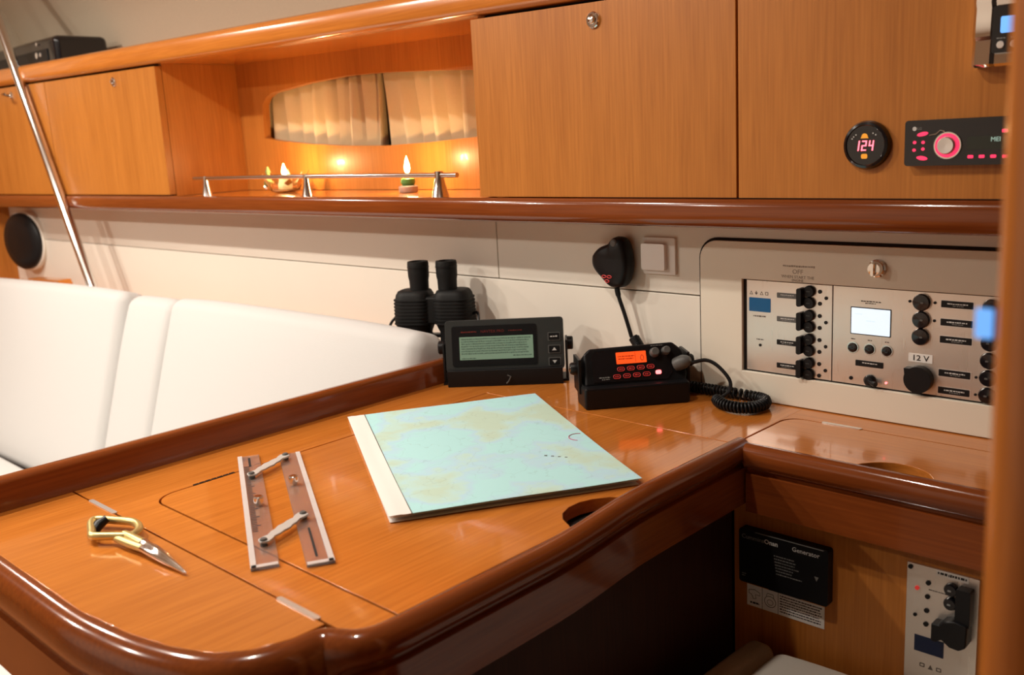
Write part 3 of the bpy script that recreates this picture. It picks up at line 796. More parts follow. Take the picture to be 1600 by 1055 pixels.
# second plate
fr = er(p2, 'display_frame', DGREY, -.5605, .1405, .0580, .0395, .001, S1, S1+.0006)
er(p2, 'white_display', WHITE_LCD, -.5605, .1405, .0553, .0368, .0008, S1, S1+.0010)
q = ep(-.5605, .1405)
g = G(); dashes(None, q[0]-.006, q[0]+.006, q[1]+.001, .002, S1+.0011, INK_W, g=g); dashes(None, q[0]-.022, q[0]-.012, q[1]+.010, .002, S1+.0011, INK_W, g=g)
g.build('display_text', plain('faint_lcd_text', (0.4, 0.45, 0.5), 0.4, emit=(0.55, 0.66, 0.74), estr=0.85), p2)
q = ep(-.5607, .1690); dashes(p2, q[0]-.014, q[0]+.014, q[1], .0018, S1+.0002, INK_G)
q = ep(-.5607, .1662); dashes(p2, q[0]-.008, q[0]+.008, q[1], .0016, S1+.0002, INK_G)
for x in (-.5853, -.561, -.5363):
    q = ep(x, .1011)
    b_ = G().lathe([(.0068, S1), (.0064, S1+.003), (.005, S1+.0034), (0, S1+.003)], q[0], q[1], 0, 24).build('push_button', BLACK2, p2)
    G().ring(q[0], q[1], .0069, .0084, S1-.0003, S1+.0012).build('button_rim', STEEL, b_)
    dashes(p2, q[0]-.003, q[0]+.003, q[1]+.0125, .0016, S1+.0002, INK_G)
lb = er(p2, 'label_strip', BLACK, -.561, .0795, .040, .0085); q = ep(-.561, .0805)
dashes(lb, q[0]-.010, q[0]+.012, q[1], .0018, S1+.0010, INK_W)
ed(p2, 'pilot_lamp', BLACK, -.5873, .056, .0028)
q = ep(-.5593, .056)
tg = G().lathe([(.0085, S1), (.0085, S1+.003), (.006, S1+.006), (0, S1+.007)], q[0], q[1], 0, 22).build('toggle_switch', BLACK, p2)
G().tube([(q[0], q[1], S1+.004), (q[0]+.008, q[1]-.0015, S1+.009), (q[0]+.0125, q[1]-.002, S1+.011)], [.003, .0034, .0040], 10).build('toggle_lever', BLACK, tg)
ed(p2, 'red_lamp', RED_LED, -.5364, .0555, .0015, S1+.0012)
for z in (.174, .1503, .1268):
    q = ep(-.4904, z)
    s_ = G().lathe([(.0117, S1), (.0117, S1+.004), (.0105, S1+.006), (0, S1+.0065)], q[0], q[1], 0, 26).build('round_switch', BLACK2, p2)
    G().rbox(q[0]+.002, q[1], .004, .0022, .0008, S1+.006, S1+.0072).build('button_mark', MGREY, s_)
    G().ring(q[0], q[1], .0117, .0124, S1-.0003, S1+.002).build('button_rim', STEEL, s_)
for x, z in ((-.5067, .174), (-.4736, .1745), (-.4736, .1501)): ed(p2, 'pilot_lamp', BLACK, x, z, .0020, n=12)
lb = er(p2, 'voltage_label', PAPER_W, -.4901, .0967, .0322, .0115, .0006)
text('12 V', *ep(-.4901, .0965), S1+.001, .0108, INK, lb, 'lettering', bold=.0001, sx=1.15)
q = ep(-.4897, .0683)
sk = G().poly([(q[0]+.0185*math.cos(a_)*(1.0), q[1]+.0185*math.sin(a_)) for a_ in [math.radians(-200+i*12) for i in range(28)]] + [(q[0]-.0185, q[1]+.0150)], S1, S1+.012).build('socket_cap', BLACK, p2, bevel=0.002)
for i, (zt_, zb_) in enumerate(((.1785, .1699), (.1543, .1453), (.1311, .1217), (.085, .0763), (.0608, .0525))):
    zc = (zt_+zb_)/2-.0003
    rim = er(p2, 'label_frame', SATIN, -.4449, zc-.0006, .0432, .0115, .0008, S1, S1+.0004)
    lb = er(p2, 'label_strip', BLACK, -.4452, zc, .0405, .0092)
    q = ep(-.4445, zc+.0006); dashes(lb, q[0]-.013, q[0]+.013, q[1], .0020, S1+.0010, INK_W)
    dashes(lb, q[0]-.006, q[0]+.008, q[1]-.0026, .0012, S1+.0010, INK_W2)
for z in (.1743, .1511, .1276, .1041, .081, .0576):
    q = ep(-.4025, z)
    s_ = G().lathe([(.0108, S1), (.0108, S1+.004), (.0096, S1+.006), (0, S1+.0065)], q[0], q[1], 0, 26).build('round_switch', BLACK2, p2)
    G().rbox(q[0]-.001, q[1], .004, .0022, .0008, S1+.006, S1+.0072).build('button_mark', MGREY, s_)
    G().ring(q[0], q[1], .0108, .0115, S1-.0003, S1+.002).build('button_rim', STEEL, s_)
for x, z in ((-.4177, .0798), (-.4175, .0564)): ed(p2, 'pilot_lamp', BLACK, x, z, .0018, n=12)
# twist lock and pencilled note on the door
q = ep(-.5498, .2175)
lk = G().lathe([(.0125, .006), (.0125, .010), (.010, .011), (.010, .018), (.0085, .021), (0, .0215)], q[0], q[1], 0, 30).build('lock_knob', CHROME, EP)
G().rbox(q[0], q[1], .004, .017, .0015, .020, .027).build('thumb_bar', CHROME, lk, bevel=0.0008)
for s_, z, h in (('OFF', .2052, .0098), ('WHEN START THE', .1975, .0062), ('ENGINE', .1925, .0052)):
    if z > .192: text(s_, *ep(-.6685, z), .0072, h, INK_P, EP, 'pencilled_note', rot=-.01)
q = ep(-.672, .2135); dashes(EP, q[0]-.020, q[0]+.030, q[1], .003, .0071, INK_P, 'pencilled_note')

# ------------------------------------------------------------------ things below the counter
FP = 1.10
gn = wall_thing('generator_panel', 'black generator control plate above a white warning sticker', 'control panel', -0.584, FP, -0.157)
G().rbox(0, 0, .129, .078, .004, 0, .014).build('plate', BLACK, gn, bevel=0.002)
text('Cummins', -.0602, .0285, .0142, .0088, INK_W2, gn, 'lettering', align='LEFT')
text('Onan', -.0262, .0285, .0142, .0090, INK_W, gn, 'lettering', align='LEFT', bold=.0002)
text('Generator', .0335, .0285, .0142, .0090, INK_W, gn, 'lettering')
g = G()
for i in range(7): dashes(None, -.012+.0006*i, .030-random.uniform(0, .016), .012-.0042*i, .0017, .0142, INK_W2, g=g)
dashes(None, -.060, -.053, -.026, .0016, .0142, INK_W2, g=g); dashes(None, -.060, -.055, -.029, .0016, .0142, INK_W2, g=g)
g.build('fine_print', INK_W2, gn)
G().box(-.040, .058, .0372, .0382, .0139, .0143).build('edge_line', INK_W2, gn)
G().poly([(.046, -.001), (.052, -.001), (.049, -.007)], .0139, .0143).build('arrow_mark', INK_W2, gn)
ws = wall_thing('warning_sticker', 'white and orange warning sticker with small pictograms below the black generator plate', 'sticker', -0.587, FP, -0.2165)
G().box(-.057, .057, -.0195, .0185, 0, .0008).build('sheet', PAPER_W, ws)
G().box(-.057, .057, .0125, .0185, .0008, .0010).build('orange_header', ORANGE, ws)
G().box(-.024, .024, .0125, .0185, .0010, .0011).build('black_header', INK, ws)
text('WARNING', 0, .0153, .0013, .0058, ORANGE, ws, bold=.0001)
for x in (-.0335, -.0095): G().box(x-.0003, x+.0003, -.0195, .0125, .0008, .0010).build('divider_line', INK, ws)
g = G(); g.tube([(p[0], p[1], .0009) for p in ell(-.0215, -.005, .0085, .0080, 20)], .0004, 5, True)
g.tube([(-.027, .002, .0009), (-.026, .0065, .0009), (-.017, .0065, .0009), (-.016, .002, .0009)], .0004, 5)
g.tube([(p[0], p[1], .0009) for p in ell(-.0215, -.006, .0045, .0040, 14)], .0003, 5, True); g.build('gauge_pictogram', INK, ws)
g = G(); g.tube([(-.054, .004, .0009), (-.045, .006, .0009), (-.037, .003, .0009), (-.037, -.001, .0009), (-.044, -.001, .0009), (-.043, -.007, .0009), (-.047, -.008, .0009), (-.050, -.002, .0009), (-.054, -.001, .0009), (-.054, .004, .0009)], .0004, 5)
dashes(None, -.052, -.038, -.014, .003, .0009, INK, g=g); g.build('hand_pictogram', INK, ws)
g = G()
for i in range(7): dashes(None, -.007, .054-random.uniform(0, .008), .0085-.0038*i, .0020, .0009, INK, g=g)
g.build('fine_print', INK, ws)

bp2 = wall_thing('inverter_panel', 'grey steel breaker panel with navy display at the lower right by the bulkhead', 'control panel', -0.383, FP, -0.19)
bo = (.383, .19)
G().box(-.0405, .043, -.085, .0815, 0, .004).build('plate', BRUSHED, bp2, bevel=0.0006)
def bd(name, mat, x, z, r, z1=.0055): return G().disc(x+bo[0], z+bo[1], r, .0035, z1, 16).build(name, mat, bp2)
for x, z, r in ((-.4191, -.1133, .0028), (-.3975, -.1285, .0030), (-.3979, -.1463, .0030), (-.3984, -.1647, .0030), (-.3987, -.1826, .0030), (-.4118, -.1741, .0022)):
    bd('pilot_lamp', BLACK, x, z, r)
bd('red_lamp', RED_KEY, -.4105, -.1386, .0026)
for z in (-.1278, -.1455):
    s_ = G().lathe([(.0078, .004), (.0078, .010), (.0066, .012), (0, .012)], -.3700+bo[0], z+bo[1], 0, 24).build('breaker_button', BLACK2, bp2)
    G().rbox(-.3705+bo[0], z+bo[1], .004, .002, .0006, .012, .0128).build('button_mark', INK_W2, s_)
G().rbox(-.3533+bo[0], -.143+bo[1], .0165, .045, .002, .004, .018).build('breaker_body', BLACK, bp2, bevel=0.0015)
G().poly([(x+bo[0], z+bo[1]) for x, z in [(-.3868, -.170), (-.3868, -.1925), (-.381, -.1935), (-.375, -.188), (-.366, -.1945), (-.354, -.1955), (-.347, -.190), (-.346, -.163), (-.362, -.160), (-.374, -.164), (-.378, -.170)]], .004, .022).build('socket_cap', BLACK, bp2, bevel=0.002)
G().box(-.4116+bo[0], -.3769+bo[0], -.2208+bo[1], -.1999+bo[1], .0035, .0048).build('navy_display', NAVY_LCD, bp2)
lb = G().box(-.389+bo[0], -.352+bo[0], -.1165+bo[1], -.1085+bo[1], .0038, .0044).build('label_strip', PAPER_W, bp2)
dashes(lb, -.387+bo[0], -.354+bo[0], -.1125+bo[1], .0036, .0045, INK)
dashes(bp2, -.397+bo[0], -.374+bo[0], -.1370+bo[1], .0018, .0042, INK_G)
g = G()
for i, x in enumerate((-.4015, -.3916, -.3818)):
    qx, qz = x+bo[0], -.238+bo[1]
    if i == 1: g.poly([(qx-.003, qz-.003), (qx+.003, qz-.003), (qx, qz+.003)], .004, .0043)
    else: g.poly(rrect(qx, qz, .006, .005, .0008, 2), .004, .0043, [rrect(qx, qz, .004, .003, .0005, 2)])
g.build('symbol_row', INK_G, bp2)

# navigator's seat
ns = thing('navigator_seat', 'pale upholstered seat with tan border beside the chart table', 'seat', (-0.40, 0.86, FLOOR))
G().box(-.20, .20, -.18, .18, 0, .46).build('seat_box', W_Z, ns)
cushion('cushion', FAB_TOP, ns, .38, .42, .085, .020, (.001, .008, .506), (0, 0, 0), .010)
cushion('tan_border', FAB_TAN, ns, .046, .422, .088, .018, (-.207, .008, .507), (0, 0, 0), .006)

# small blue lit screen on the bulkhead edge
bs = thing('blue_indicator', 'small blue lit indicator on the edge of the near wooden bulkhead', 'indicator', (XP-.0035, .460, .326), (0, 0, 0))
G().box(-.002, .004, -.006, .006, -.009, .009).build('case', BLACK, bs, bevel=0.001)
G().box(-.0045, .003, -.0075, -.0058, -.0068, .0068).build('lens', SKY_LCD, bs, bevel=0.0004)

# ------------------------------------------------------------------ things on the table
# folded nautical chart
ch = thing('nautical_chart', 'folded paper sea chart with pale blue water and white margin', 'chart', (-.9330, .871, 0.0), (0, 0, math.radians(-30.8)))
def sheet(x0, x1, y0, y1, z, th, wob, nx=20, ny=14, lift=0.0):
    vs = []; fs = []
    for k in range(2):
        for j in range(ny+1):
            for i in range(nx+1):
                u, v = i/nx, j/ny
                zz = z+wob*(math.sin(u*7+v*3)+math.sin(v*9-u*2))*.5+lift*max(0, u-.55)**2/.2
                vs.append((x0+(x1-x0)*u, y0+(y1-y0)*v, zz+k*th))
    N = (nx+1)*(ny+1)
    for j in range(ny):
        for i in range(nx):
            a_ = j*(nx+1)+i
            fs += [(a_+N, a_+1+N, a_+nx+2+N, a_+nx+1+N), (a_, a_+nx+1, a_+nx+2, a_+1)]
    bd_ = [i for i in range(nx+1)]+[(nx+1)*j+nx for j in range(1, ny+1)]+[(nx+1)*ny+i for i in range(nx-1, -1, -1)]+[(nx+1)*j for j in range(ny-1, 0, -1)]
    for q in range(len(bd_)):
        a_, b_ = bd_[q], bd_[(q+1) % len(bd_)]; fs.append((a_, b_, b_+N, a_+N))
    return G().add(vs, fs)
HX, HY = .2235, .1535
ts = sheet(-HX, HX, -HY+.026, HY, .0046, .0005, .0006, lift=.0045).build('printed_sheet', CHART, ch, smooth=1.2)
sheet(-HX, HX, -HY, -HY+.026, .0046, .0005, .0006, 20, 4, lift=.0045).build('white_margin', PAPER_W, ch, smooth=1.2)
sheet(-HX+.001, HX-.006, -HY+.002, HY-.002, .0026, .0004, .0007, lift=.0022).build('folded_layer', PAPER_W, ch, smooth=1.2)
sheet(-HX+.002, HX-.003, -HY+.001, HY-.003, .0009, .0004, .0004).build('folded_layer', PAPER_W, ch, smooth=1.2)
g = G(); g.tube([(x, -HY+.0262+.0002, .0053+.0006*(math.sin(u*7)+math.sin(-u*2))*.5+.0045*max(0, u-.55)**2/.2) for u, x in [(i/20, -HX+2*HX*i/20) for i in range(21)]], .0006, 5)
g.build('border_line', INK_G, ch)
g = G(); g.tube([(.028+.016*math.cos(a_), HY-.012+.014*math.sin(a_), .0057) for a_ in [math.radians(150+i*15) for i in range(13)]], .0006, 5)
g.build('magenta_rose', MAGENTA, ch)
g = G()
for i in range(9):
    q = Matrix.Translation((.085+.006*i, .075+.0075*i, .0058)) @ Matrix.Rotation(.95, 4, 'Z')
    g.add([tuple(q @ Vector(p)) for p in [(-.0018, -.0011, 0), (.0018, -.0011, 0), (.0018, .0011, 0), (-.0018, .0011, 0), (-.0018, -.0011, .0003), (.0018, -.0011, .0003), (.0018, .0011, .0003), (-.0018, .0011, .0003)]],
          [(0,3,2,1),(4,5,6,7),(0,1,5,4),(1,2,6,5),(2,3,7,6),(3,0,4,7)])
g.build('sea_name', INK_G, ch)

# parallel rule
pr = thing('parallel_rule', 'clear acrylic parallel rule with two grey link arms', 'ruler', (-.984, .583, 0), (0, 0, math.radians(-28.7)))
def w2l(x, y):
    a_ = math.radians(28.7); dx, dy = x+.984, y-.583
    return (dx*math.cos(a_)-dy*math.sin(a_), dx*math.sin(a_)+dy*math.cos(a_))
c_a = w2l(-1.0008, .564); c_b = w2l(-.961, .605)
LEN, WID = .386, .029
for nm, (cx_, cy_) in (('rule_bar', c_a), ('rule_bar', c_b)):
    bar = G().box(cx_-LEN/2, cx_+LEN/2, cy_-WID/2, cy_+WID/2, .0006, .0036).build(nm, ACRYL, pr, bevel=0.0005)
    far = cy_ > 0
    ye = cy_+WID/2-.003 if far else cy_-WID/2+.003
    G().poly([(cx_-LEN/2, ye-.003), (cx_+LEN/2, ye-.003), (cx_+LEN/2, ye+.003), (cx_-LEN/2, ye+.003)], .0037, .0041).build('bevel_edge', FROST, bar)
    G().box(cx_+LEN/2-.007, cx_+LEN/2-.0002, cy_-WID/2+.001, cy_+WID/2-.001, .0037, .0041).build('bevel_end', FROST, bar)
    g = G()
    if not far:
        for i in range(44):
            h_ = .010 if i % 5 == 0 else .0062
            xx = cx_-LEN/2+.05+i*.0055
            g.box(xx-.0010, xx+.0010, cy_-.0075, cy_-.0075+h_, .0037, .0039)
        g.box(cx_-LEN/2+.012, cx_-LEN/2+.050, cy_-.001, cy_+.002, .0037, .0039)
    else:
        g.box(cx_+LEN/2-.10, cx_+LEN/2-.018, cy_-.0035, cy_-.001, .0037, .0039)
    g.build('scale_marks', INK, bar)
    kx, ky = w2l(-.989, .562) if not far else w2l(-1.016, .629)
    G().lathe([(.0045, .0036), (.0045, .007), (.006, .008), (.006, .014), (.0045, .0155), (0, .0155)], kx, ky, 0, 18).build('finger_knob', STEEL, pr)
for p0, p1_ in (((-1.082, .609), (-1.112, .680)), ((-.879, .500), (-.909, .571))):
    a_ = Vector(w2l(*p0)); b_ = Vector(w2l(*p1_)); d_ = (b_-a_); ln = d_.length; d_.normalize(); n_ = Vector((-d_.y, d_.x))
    prof_ = [(0, .0072), (.10, .0066), (.18, .0046), (.30, .0066), (.40, .0062), (.5, .0080), (.60, .0062), (.70, .0066), (.82, .0046), (.90, .0066), (1, .0072)]
    pts = [a_+d_*ln*t-n_*w for t, w in prof_]+[b_+d_*.0055]+[a_+d_*ln*t+n_*w for t, w in reversed(prof_)]+[a_-d_*.0055]
    arm = G().poly([(p.x, p.y) for p in pts], .0075, .0100).build('link_arm', ARM, pr, bevel=0.0005)
    for p in (a_, b_):
        G().lathe([(.0042, .0034), (.0042, .0108), (.003, .0122), (0, .0122)], p.x, p.y, 0, 16).build('rivet', MGREY, arm)

# single-handed dividers
dv = thing('navigation_dividers', 'brass single handed dividers with silver points lying on the front leaf', 'dividers', (-1.02, .413, 0))
K = .978
def dl_(x, y, z=.010): return (x*K+1.02, y*K-.413, z)
loop = spline([dl_(-1.084, .400), dl_(-1.113, .412), dl_(-1.118, .421), dl_(-1.098, .433), dl_(-1.073, .4445), dl_(-1.050, .441), dl_(-1.037, .430), dl_(-1.038, .421), dl_(-1.052, .410), dl_(-1.066, .399), dl_(-1.074, .396)], 6, True)
G().tube(loop, .0046, 12, True).build('bow_handle', BRASS, dv)
G().tube([dl_(-1.045, .421), dl_(-1.028, .4215), dl_(-1.000, .423, .009)], [.0048, .0056, .0060], 12).build('brass_leg', BRASS, dv)
G().tube([dl_(-1.047, .4125, .0075), dl_(-1.020, .4150, .0075), dl_(-.996, .4185, .0075)], [.0044, .0048, .0046], 12).build('brass_leg', BRASS, dv)
G().tube([dl_(-1.002, .423, .009), dl_(-.990, .4232, .009), dl_(-.975, .4232, .008), dl_(-.950, .4230, .0065), dl_(-.905, .4222, .003)], [.0064, .0052, .0066, .0054, .0008], 12).build('steel_point', CHROME, dv)
G().tube([dl_(-.998, .4185, .0075), dl_(-.97, .4195, .007), dl_(-.945, .4205, .0055), dl_(-.907, .4212, .003)], [.0046, .0048, .0042, .0008], 12).build('steel_point', CHROME, dv)
G().tube([dl_(-1.094, .405, .0045), dl_(-1.100, .415, .010), dl_(-1.098, .425, .015)], [.0055, .0062, .0045], 10).build('hinge_pivot', BLACK, dv)

# navtex receiver on its bracket
ua = math.atan2(.136, .160)
nv = thing('navtex_receiver', 'dark grey weather receiver with green text screen on a bracket', 'receiver', (-1.144, 1.149, 0), (0, 0, ua))
# local: x along the front, y away from the viewer, z up
NF = Matrix.Translation((0, .012, .0675)) @ Matrix.Rotation(PI/2-math.radians(10), 4, 'X')      # face frame: x right, y up, z towards viewer
W_, H_ = .206, .090
case = G().rbox(0, 0, W_, H_, .006, -.040, 0, 4).xf(NF).build('case', DGREY, nv, bevel=0.0025)
G().rbox(-.0175, 0, .148, .070, .004, -.0004, .0012, 4).xf(NF).build('screen_bezel', BLACK, case)
G().rbox(-.0140, -.0040, .1285, .0400, .001, .0010, .0016, 3).xf(NF).build('screen', G_LCD2, case)
def nf_text(s_, *a_, **k_):
    o = text(s_, *a_, **k_); o.data.transform(NF); return o
g = G()
for i in range(7): dashes(None, -.075, .047-random.uniform(0, .01), .0120-.0042*i, .0030, .0017, INK, g=g, lo=.0008, hi=.0022)
dashes(None, .015, .047, -.0185, .0022, .0017, INK, g=g); dashes(None, -.075, -.05, -.0215, .0022, .0017, INK, g=g)
g.xf(NF).build('screen_text', plain('lcd_text', (0.06, 0.09, 0.065), 0.4, emit=(0.05, 0.08, 0.055), estr=0.4), case)
nf_text('NAVTEX PRO', -.020, .0245, .0014, .0068, INK_R, case, 'lettering')
g = G(); dashes(None, -.075, -.048, .0245, .0026, .0014, INK_R, g=g); dashes(None, .008, .032, .0248, .002, .0014, INK_R, g=g)
g.xf(NF).build('fine_print', INK_R, case)
for i, y in enumerate((.0115, -.0105, -.0320)):
    k_ = G().rbox(.0865, y, .0215, .0145, .0015, 0, .0012, 3).xf(NF).build('key', MGREY, case)
    G().rbox(.0865, y, .0185, .0118, .001, .0012, .0018, 3).xf(NF).build('key_face', BLACK, k_)
    if i == 0: g = G(); dashes(None, .080, .093, y, .0030, .0020, INK_W, g=g)
    else:
        s_ = 1 if i == 1 else -1
        g = G().poly([(.0825, y-.0022*s_), (.0905, y-.0022*s_), (.0865, y+.0030*s_)], .0018, .0022)
    g.xf(NF).build('key_mark', INK_W, k_)
br = G().box(-.098, .098, -.008, .060, 0, .005).build('bracket', BLACK, nv, bevel=0.001)
G().box(-.100, .100, -.010, -.002, 0, .029).build('bracket_lip', BLACK, br, bevel=0.001)
for s_ in (-1, 1):
    G().box(s_*.107-.002, s_*.107+.002, .012, .055, 0, .072).build('bracket_arm', BLACK, br, bevel=0.001)
    G().lathe([(.012, 0), (.012, .009), (.010, .011), (0, .011)], 0, 0, 0, 12).xf(Matrix.Translation((s_*.108, .035, .062)) @ Matrix.Rotation(s_*PI/2, 4, 'Y')).build('clamp_knob', BLACK, br)
    G().box(s_*.098-.012, s_*.098+.012, .008, .058, 0, .004).build('bracket_foot', BLACK, br)
G().tube([(.004, -.0105, .019), (.010, -.0112, .016), (.006, -.0112, .008), (.002, -.0112, .004)], .0012, 6).build('bracket_mark', MGREY, br)

# VHF radio
ur = math.atan2(.120, .102)
vr = thing('vhf_radio', 'black marine radio with glowing orange display and red keys', 'radio', (-.878, 1.170, 0), (0, 0, ur))
RF = Matrix.Translation((0, .018, .0615)) @ Matrix.Rotation(PI/2-math.radians(24), 4, 'X')
body = G().poly([(-.080, -.031), (.080, -.034), (.084, -.020), (.080, .018), (.066, .031), (-.068, .029), (-.078, .020)], -.075, 0).xf(RF).build('body', BLACK, vr, bevel=0.004, seg=3)
G().poly([(-.066, -.026), (.052, -.028), (.060, -.018), (.058, .024), (-.060, .023), (-.067, .014)], -.001, .0014).xf(RF).build('face', BLACK2, body)
lcd = G().rbox(-.0030, .0100, .0480, .0185, .001, .001, .0022, 3).xf(RF).build('orange_display', ORANGE_LCD, body)
g = G(); dashes(None, -.024, .002, .0125, .0020, .0024, ORANGE_DIM, g=g); dashes(None, -.024, .000, .0085, .0022, .0024, ORANGE_DIM, g=g)
g.tube([(p[0], p[1], .0023) for p in ell(.014, .0085, .0026, .0042, 12)], .0006, 5, True); g.box(.0032, .0038, .003, .018, .0022, .0024)
g.xf(RF).build('display_segments', ORANGE_DIM, lcd)
for j, (n_, x0, y0) in enumerate(((4, -.0215, -.0075), (4, -.0290, -.0190))):
    for i in range(n_):
        x, y = x0+i*.0158, y0+.0003*i
        k_ = G().rbox(x, y, .0122, .0070, .0032, .001, .0026, 4).xf(RF).build('key', BLACK, body)
        G().tube([(p[0], p[1], .0026) for p in rrect(x, y, .0112, .0060, .0028, 3)], .0005, 5, True).xf(RF).build('key_outline', RED_KEY, k_)
        g = G(); dashes(None, x-.0030, x+.0032, y, .0022, .0027, RED_KEY, g=g); g.xf(RF).build('key_mark', RED_KEY, k_)
G().rbox(.0375, -.0165, .0088, .0062, .002, .001, .003, 3).xf(RF).build('distress_key', RED_LED, body)
g = G(); dashes(None, -.057, -.040, -.0190, .0022, .0016, INK_W2, g=g); dashes(None, -.053, -.041, -.0222, .0018, .0016, INK_W2, g=g)
dashes(None, .030, .050, .0262, .0016, .0016, INK_W2, g=g)
g.xf(RF).build('fine_print', INK_W2, body)
for x, y, r in ((.0345, .0150, .0078), (.0530, .0165, .0070)):
    G().lathe([(r, 0), (r, .002), (r*.88, .010), (r*.7, .0125), (0, .0125)], x, y, 0, 22).xf(RF).build('rotary_knob', MGREY, body)
pl = G().lathe([(.0105, 0), (.0115, .004), (.0112, .016), (.0080, .023), (.0045, .027)], 0, 0, 0, 20).xf(RF @ Matrix.Translation((.066, -.007, .000)) @ Matrix.Rotation(math.radians(50), 4, 'Y') @ Matrix.Rotation(math.radians(-10), 4, 'X')).build('mike_plug', MGREY, body)
base = G().poly([(-.084, -.012), (.082, -.012), (.086, .03), (.080, .085), (-.080, .085), (-.088, .03)], 0, .034).build('bracket', BLACK, vr, bevel=0.004)
for s_ in (-1, 1):
    G().box(s_*.0865-.0025, s_*.0865+.0025, .012, .058, .02, .075).build('bracket_arm', BLACK, base, bevel=0.001)
    kn = G().lathe([(.010, 0), (.010, .007), (.008, .010), (0, .010)], 0, 0, 0, 16).xf(Matrix.Translation((s_*.089, .030, .058)) @ Matrix.Rotation(s_*PI/2, 4, 'Y')).build('clamp_knob', BLACK, base)
    G().disc(0, 0, .0045, .0098, .0112, 14).xf(Matrix.Translation((s_*.089, .030, .058)) @ Matrix.Rotation(s_*PI/2, 4, 'Y')).build('screw_cap', CHROME, kn)

# handset on the wall with its coiled lead
hs = wall_thing('radio_handset', 'black fist microphone hanging on the white wall with its lead', 'microphone', -0.996, WALL, 0.205)
outl = [(-.9778, .249), (-.967, .247), (-.9605, .2395), (-.9555, .222), (-.9535, .2035), (-.957, .182), (-.9648, .1672), (-.974, .1630), (-.9852, .1620), (-.9960, .1650), (-1.010, .1775), (-1.022, .188), (-1.0294, .1995), (-1.0300, .212), (-1.0263, .2200), (-1.014, .2300), (-.998, .2360), (-.991, .2400), (-.986, .2465)]
o2 = spline([(x+.99, z-.205) for x, z in outl], 3, True)
g = G(); k_ = len(o2); vs = []; fs = []
layers = [(0.0, .90), (.005, .97), (.013, 1.0), (.021, .98), (.0265, .90), (.029, .74), (.030, .3)]
for zz, sc2 in layers:
    for p in o2: vs.append((.001+(p.x-.001)*sc2, .001+(p.y-.001)*sc2, zz+.006))
for i in range(len(layers)-1):
    for j in range(k_): fs.append((i*k_+j, i*k_+(j+1) % k_, (i+1)*k_+(j+1) % k_, (i+1)*k_+j))
fs += [tuple(range(k_)), tuple((len(layers)-1)*k_+j for j in range(k_))]
g.add(vs, fs).build('housing', BLACK, hs, smooth=1.0)
G().box(-.02, .02, -.01, .03, 0, .007).build('hanger_clip', BLACK2, hs, bevel=0.002)
G().lathe([(.006, 0), (.007, .004), (.005, .006)], .011, .034, .030, 14).build('top_button', MGREY, hs)
for x, y in ((-.009, -.0225), (.002, -.0225), (-.003, -.0300)):
    G().tube([(x+.0045*math.cos(q), y+.0022*math.sin(q), .0362) for q in [2*PI*i/10 for i in range(10)]], .0007, 5, True).build('key_outline', RED_KEY, hs)
lead = [(.006, -.040, .022), (.010, -.058, .022), (.020, -.088, .020), (.0315, -.126, .018)]
G().tube(spline(lead, 6), [.0046]*6+[.0034]*13, 8).build('lead', BLACK, hs)
def coil(path, R, pitch, r, per=9):
    P = spline(path, 40); out = []; s_ = 0
    up0 = Vector((0, 0, 1)); last = P[0]
    fine = []
    for i in range(len(P)-1):
        seg_ = (P[i+1]-P[i]); L_ = seg_.length; nst = max(1, int(L_/(pitch/per)))
        for q in range(nst): fine.append((P[i]+seg_*(q/nst), seg_.normalized()))
    for i, (p, t) in enumerate(fine):
        a_ = up0-t*up0.dot(t)
        if a_.length < 1e-3: a_ = Vector((1, 0, 0))
        a_.normalize(); b_ = t.cross(a_); ph_ = 2*PI*i/per
        out.append(p+R*(math.cos(ph_)*a_+math.sin(ph_)*b_))
    return out
# coil rises behind the radio to meet the handset lead, runs behind it and lies in a loop on the counter
cc = thing('coiled_lead', 'black coiled microphone lead looping on the counter beside the radio', 'cable', (-.75, 1.24, 0))
wv = lambda p: (p[0]+.75, p[1]-1.24, p[2])
G().tube(coil([wv(p) for p in [(-.9585, 1.2735, .079), (-.952, 1.2735, .070), (-.944, 1.2735, .058), (-.936, 1.2735, .040), (-.925, 1.2735, .016), (-.90, 1.2735, .0105), (-.86, 1.2735, .0105), (-.80, 1.2735, .0105), (-.745, 1.2735, .0105), (-.714, 1.268, .0105), (-.700, 1.246, .0105), (-.704, 1.222, .0105), (-.722, 1.209, .0105), (-.748, 1.211, .0105), (-.771, 1.229, .0105)]], .0075, .0056, .0025, 8), .0022, 5).build('coil', BLACK, cc, smooth=1.5)
pw = (RF @ Vector((.088, -.0085, .016)))
Mr = Matrix.Translation((-.878, 1.170, 0)) @ Matrix.Rotation(ur, 4, 'Z')
p0 = Mr @ pw
G().tube(spline([wv(p) for p in [tuple(p0), (p0.x+.018, p0.y+.012, p0.z+.004), (-.785, 1.255, .056), (-.765, 1.256, .036), (-.762, 1.250, .020), (-.768, 1.238, .012)]], 8), .0030, 8).build('straight_lead', BLACK, cc)

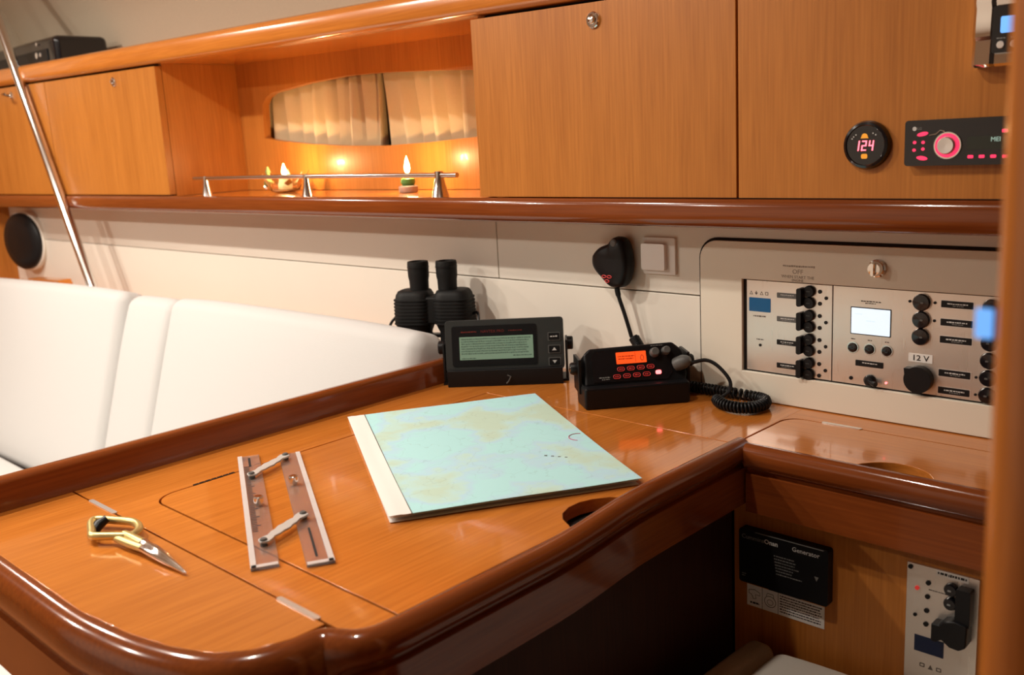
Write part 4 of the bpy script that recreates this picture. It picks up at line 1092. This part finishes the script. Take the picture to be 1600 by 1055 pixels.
# binoculars standing on the ledge
bi = thing('binoculars', 'black rubber armoured binoculars standing on end beside the wall', 'binoculars', (-1.396, 1.218, 0), (0, 0, math.radians(31)))
def loft(rings):
    n_ = len(rings[0]); g_ = G(); f_ = []
    for i in range(len(rings)-1):
        for j in range(n_): f_.append((i*n_+j, i*n_+(j+1) % n_, (i+1)*n_+(j+1) % n_, (i+1)*n_+j))
    f_ += [tuple(reversed(range(n_))), tuple((len(rings)-1)*n_+j for j in range(n_))]
    return g_.add([p for r_ in rings for p in r_], f_)
for s_ in (-1, 1):
    x = s_*.0415
    rings = []
    for z, w_, d_, r_ in ((0, .064, .064, .0315), (.004, .067, .067, .0330), (.034, .066, .066, .0325), (.056, .064, .064, .031), (.066, .069, .066, .026), (.078, .074, .070, .022), (.115, .073, .070, .022), (.131, .068, .066, .022), (.138, .060, .058, .020), (.1395, .050, .048, .016)):
        rings.append([(p[0], p[1], z) for p in rrect(x-s_*max(0, (z-.06))*.03, 0, w_, d_, r_, 6)])
    brl = loft(rings).build('barrel', RUBBER, bi, smooth=1.0)
    for i in range(8):
        zz = .074+i*.0066
        loft([[(p[0], p[1], zz+h_) for p in rrect(x-s_*(zz-.06)*.03, 0, .0755-e_, .0720-e_, .0225, 6)] for h_, e_ in ((0, .003), (.0008, 0), (.0028, 0), (.0036, .003))]).build('grip_rib', RUBBER, brl)
    ey = G().lathe([(.0185, .132), (.0190, .150), (.0205, .158), (.0208, .182), (.0200, .1865), (.0155, .187), (.0145, .180), (0, .179)], s_*.0285, 0, 0.008, 28).build('eyepiece', RUBBER, bi)
    G().ring(s_*.0285, 0, .0200, .0213, .182, .185, 28).build('eyecup_ridge', BLACK, ey)
G().box(-.024, .024, -.026, .020, .074, .128).build('bridge', RUBBER, bi, bevel=0.005)
G().lathe([(.011, .060), (.012, .066), (.012, .086), (.010, .092), (0, .092)], 0, -.006, .030, 20).build('focus_wheel', BLACK, bi)
G().box(-.012, .012, -.010, .010, .045, .052).build('lower_bridge', BLACK, bi, bevel=0.002)
G().tube(spline([(.072, .0, .088), (.086, -.006, .094), (.092, -.022, .080), (.085, -.040, .040), (.060, -.050, .010), (.030, -.052, .005)], 8), .0028, 6).build('neck_strap', BLACK, bi)
G().tube(spline([(-.072, .0, .088), (-.086, -.006, .080), (-.095, -.010, .060), (-.098, -.014, .030), (-.090, -.02, .004)], 8), .0028, 6).build('neck_strap', BLACK, bi)

# ------------------------------------------------------------------ ceiling downlights
PLACES = ['above the settee by the forward lockers', 'above the middle of the settee', 'above the settee end by the binoculars',
          'across the cabin at the forward end', 'across the cabin opposite the candles', 'straight above the chart']
for i, (x, y, w) in enumerate(LAMPS):
    t = thing('ceiling_downlight', 'small round warm ceiling downlight ' + PLACES[i], 'lamp', (x, y, CEIL), group='ceiling downlights')
    G().ring(0, 0, .030, .042, -.008, 0).build('trim_ring', CHROME, t)
    G().disc(0, 0, .030, -.006, 0, 24).build('lens', LAMP_LENS, t)
    l = bpy.data.lights.new('downlight', 'AREA'); l.shape = 'DISK'; l.size = 0.06; l.energy = w; l.color = LAMP_COL
    o = bpy.data.objects.new('downlight', l); COL.objects.link(o); o.location = (x, y, CEIL-.009)

# print and marks too small to pick apart
for o in bpy.data.objects:
    if o.type == 'MESH' and o.parent and o.name.split('.')[0] in ('fine_print', 'scale_marks', 'scale_dots', 'symbol_row', 'screen_text', 'display_segments', 'display_text', 'piano_hinge', 'sea_name', 'pencilled_note', 'key_mark'):
        o['kind'] = 'stuff'
